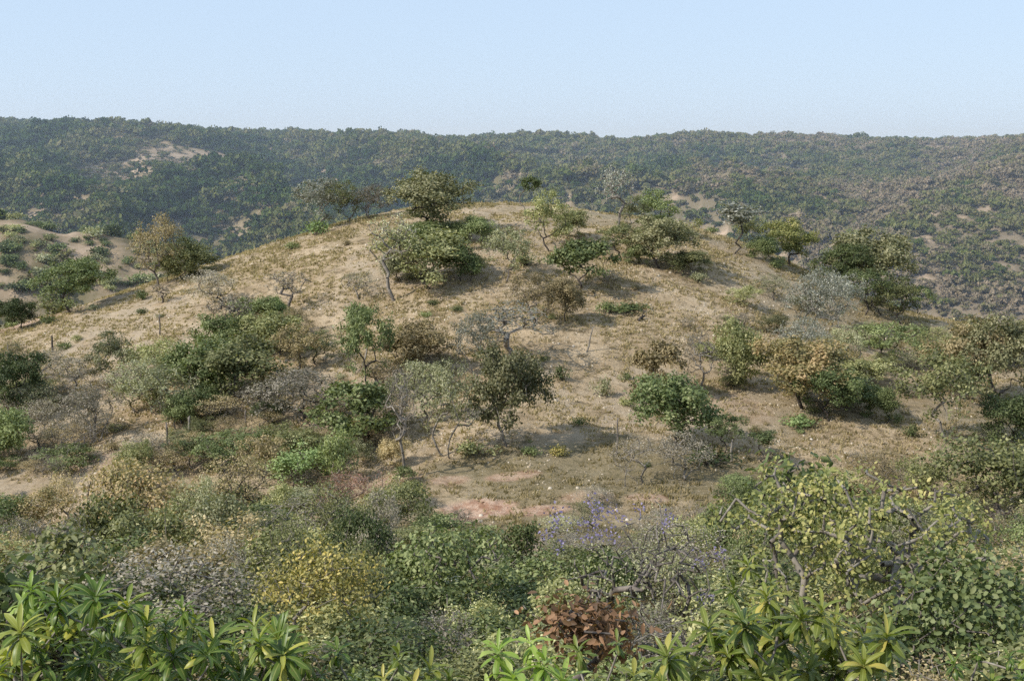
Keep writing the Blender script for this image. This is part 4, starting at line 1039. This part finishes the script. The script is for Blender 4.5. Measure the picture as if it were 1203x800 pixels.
# ------------------------------------------------------------------ grass and pale litter on the slope
def grass():
    rng = np.random.default_rng(8); n = 110000
    A = rng.uniform(-.5, .5, n); Y = np.sqrt(rng.uniform(12 ** 2, 112 ** 2, n)); X = A * Y
    yc = at_a(YC, A)
    cl = fbm(X / 2.2, Y / 2.2, 201, 4); pale, grn, red = near_masks(X, Y)
    keep = (Y < yc + 6) & (rng.uniform(size=n) < np.clip((cl - .36) * 4, .05, 1) * (1 - .9 * red) * (1 - .5 * pale))
    X, Y, grn = X[keep], Y[keep], grn[keep]; n = len(X); B = 7
    Z = H(X, Y)
    ct = np.repeat(np.stack([X, Y, Z], -1), B, 0); m = n * B
    hh = np.repeat(np.clip(rng.lognormal(-1.55, .35, n), .08, .5) * (.55 + .45 * (1 - sstep(20, 60, Y))) * 1.1, B) * rng.uniform(.6, 1.2, m)
    b = ct + rng.normal(size=(m, 3)) * np.array([.10, .10, 0]); b[:, 2] -= .02
    d = unit(rng.normal(size=(m, 3)) * np.array([.45, .45, .1]) + np.array([0, 0, 1]))
    an = rng.uniform(0, 6.28, m); s = np.stack([np.cos(an), np.sin(an), 0 * an], -1) * (.012 + .0006 * np.repeat(Y, B))[:, None]
    V = np.stack([b - s, b + s, b + d * hh[:, None]], 1).reshape(-1, 3)
    tone = np.repeat(grn, B)
    t = np.repeat(np.stack([np.clip(rng.uniform(size=m) * .75 + .3 - .35 * tone, 0, 1), np.clip(np.repeat(rng.uniform(size=n), B) + .2 - .4 * tone, 0, 1), tone, np.ones(m)], -1), 3, 0)
    gm = leaf_mat('dry_grass', [(.125, .105, .048), (.235, .187, .100), (.37, .295, .170), (.52, .43, .28)], .25, .7, objvar=0)
    o = link('dry_grass', mesh_np('dry_grass', V, [np.arange(m * 3).reshape(m, 3)], t, [gm])); o['kind'] = 'stuff'
    o['label'] = 'thin straw coloured dry grass over the slope'; o['category'] = 'grass'
grass()
def litter():
    rng = np.random.default_rng(18); n = 30000
    A = rng.uniform(-.48, .48, n); Y = np.sqrt(rng.uniform(46 ** 2, 108 ** 2, n)); X = A * Y
    cl = fbm(X / 3.0, Y / 3.0, 301, 4); pale, grn, red = near_masks(X, Y)
    keep = (Y < at_a(YC, A) + 5) & (rng.uniform(size=n) < np.clip((cl - .42) * 5, .03, 1) * (1 - .85 * grn))
    X, Y = X[keep], Y[keep]; n = len(X); Z = H(X, Y)
    r = np.clip(rng.lognormal(-3.0, .40, n), .025, .11)
    k = 5; an = np.arange(k) * 2 * math.pi / k
    ring = np.stack([np.cos(an), np.sin(an), 0 * an], -1)[None] * rng.uniform(.6, 1.25, (n, k, 1)) * r[:, None, None]
    c = np.stack([X, Y, Z], -1)
    rot = rng.uniform(0, 6.28, n)[:, None]; rx = ring[..., 0] * np.cos(rot) - ring[..., 1] * np.sin(rot); ry = ring[..., 0] * np.sin(rot) + ring[..., 1] * np.cos(rot)
    ring = np.stack([rx, ry, ring[..., 2]], -1)
    lo = c[:, None] + ring - np.array([0, 0, .03]); hi = c[:, None] + ring * .6 + (r * rng.uniform(.25, .8, n))[:, None, None] * np.array([0, 0, 1])
    V = np.concatenate([lo, hi], 1).reshape(-1, 3); b = np.arange(n)[:, None] * 2 * k; j = np.arange(k)[None]; j2 = (j + 1) % k
    Fq = np.stack([b + j, b + j2, b + k + j2, b + k + j], -1).reshape(-1, 4); Ft = b + k + j
    t = np.repeat(np.stack([rng.uniform(size=n), rng.uniform(size=n), 0 * X, 1 + 0 * X], -1), 2 * k, 0)
    gm = leaf_mat('stone', [(.26, .20, .13), (.38, .31, .22), (.52, .44, .34), (.66, .59, .49)], 0, .9, objvar=0)
    o = link('gravel', mesh_np('gravel', V, [Fq, Ft], t, [gm])); o['kind'] = 'stuff'
    o['label'] = 'pale stones and leaf litter scattered on the bare slope'; o['category'] = 'gravel'
litter()

# ------------------------------------------------------------------ haze in the valley (real volume), sky, sun, camera
def haze():
    x0, x1, y0, y1, z0, z1 = -1500, 1500, 150, 3300, -140, 34
    V = np.array([(x, y, z) for z in (z0, z1) for y in (y0, y1) for x in (x0, x1)], float)
    Fq = np.array([(0, 2, 3, 1), (4, 5, 7, 6), (0, 1, 5, 4), (2, 6, 7, 3), (0, 4, 6, 2), (1, 3, 7, 5)])
    m, nt, N, L = mat('haze_volume')
    vs = N.new('ShaderNodeVolumeScatter'); vs.inputs['Color'].default_value = (.70, .83, 1, 1); vs.inputs['Density'].default_value = HAZE; vs.inputs['Anisotropy'].default_value = .1
    o_ = N.new('ShaderNodeOutputMaterial'); L.new(vs.outputs[0], o_.inputs['Volume'])
    o = link('haze', mesh_np('haze', V, [Fq], mats=[m])); o['kind'] = 'stuff'; o['label'] = 'thin blue haze filling the valley air'; o['category'] = 'haze'
HAZE = .00034
haze()
w = bpy.data.worlds.new('World'); sc.world = w; w.use_nodes = True
nt = w.node_tree; bg = nt.nodes['Background']
sky = nt.nodes.new('ShaderNodeTexSky'); sky.sky_type = 'NISHITA'; sky.sun_disc = False
SUN = np.array([-.80, -.36, .72]); SUN /= np.linalg.norm(SUN)
el = math.asin(SUN[2]); az = math.atan2(SUN[0], SUN[1])
sky.sun_elevation = el; sky.sun_rotation = az; sky.altitude = 600; sky.air_density = 1.0; sky.dust_density = 1.2; sky.ozone_density = 1.2
hs = nt.nodes.new('ShaderNodeMix'); hs.data_type = 'RGBA'; hs.inputs[0].default_value = .82; hs.inputs[7].default_value = (4.05, 5.15, 6.65, 1)
nt.links.new(sky.outputs[0], hs.inputs[6]); nt.links.new(hs.outputs[2], bg.inputs[0]); bg.inputs[1].default_value = .15
from mathutils import Vector
sl = bpy.data.lights.new('sun', 'SUN'); sl.energy = 5.0; sl.angle = R(.53); sl.color = (1, .945, .85)
so = bpy.data.objects.new('sun', sl); COL.objects.link(so); so.rotation_euler = Vector(SUN).to_track_quat('Z', 'Y').to_euler(); so.location = (-60, -30, 60)
cam = bpy.data.cameras.new('camera'); co = bpy.data.objects.new('camera', cam); COL.objects.link(co)
co.location = (0, 0, 0); co.rotation_euler = (math.pi / 2 - PITCH, 0, 0)
cam.sensor_width = 36; cam.lens = 36 * F / 1203; cam.clip_start = .1; cam.clip_end = 8000
sc.camera = co
sc.view_settings.view_transform = 'Standard'; sc.view_settings.look = 'None'; sc.view_settings.exposure = 0; sc.view_settings.gamma = 1
try:
    sc.cycles.max_bounces = 6; sc.cycles.diffuse_bounces = 3; sc.cycles.glossy_bounces = 1; sc.cycles.transmission_bounces = 3; sc.cycles.volume_bounces = 0
    sc.cycles.use_denoising = False
except Exception: pass
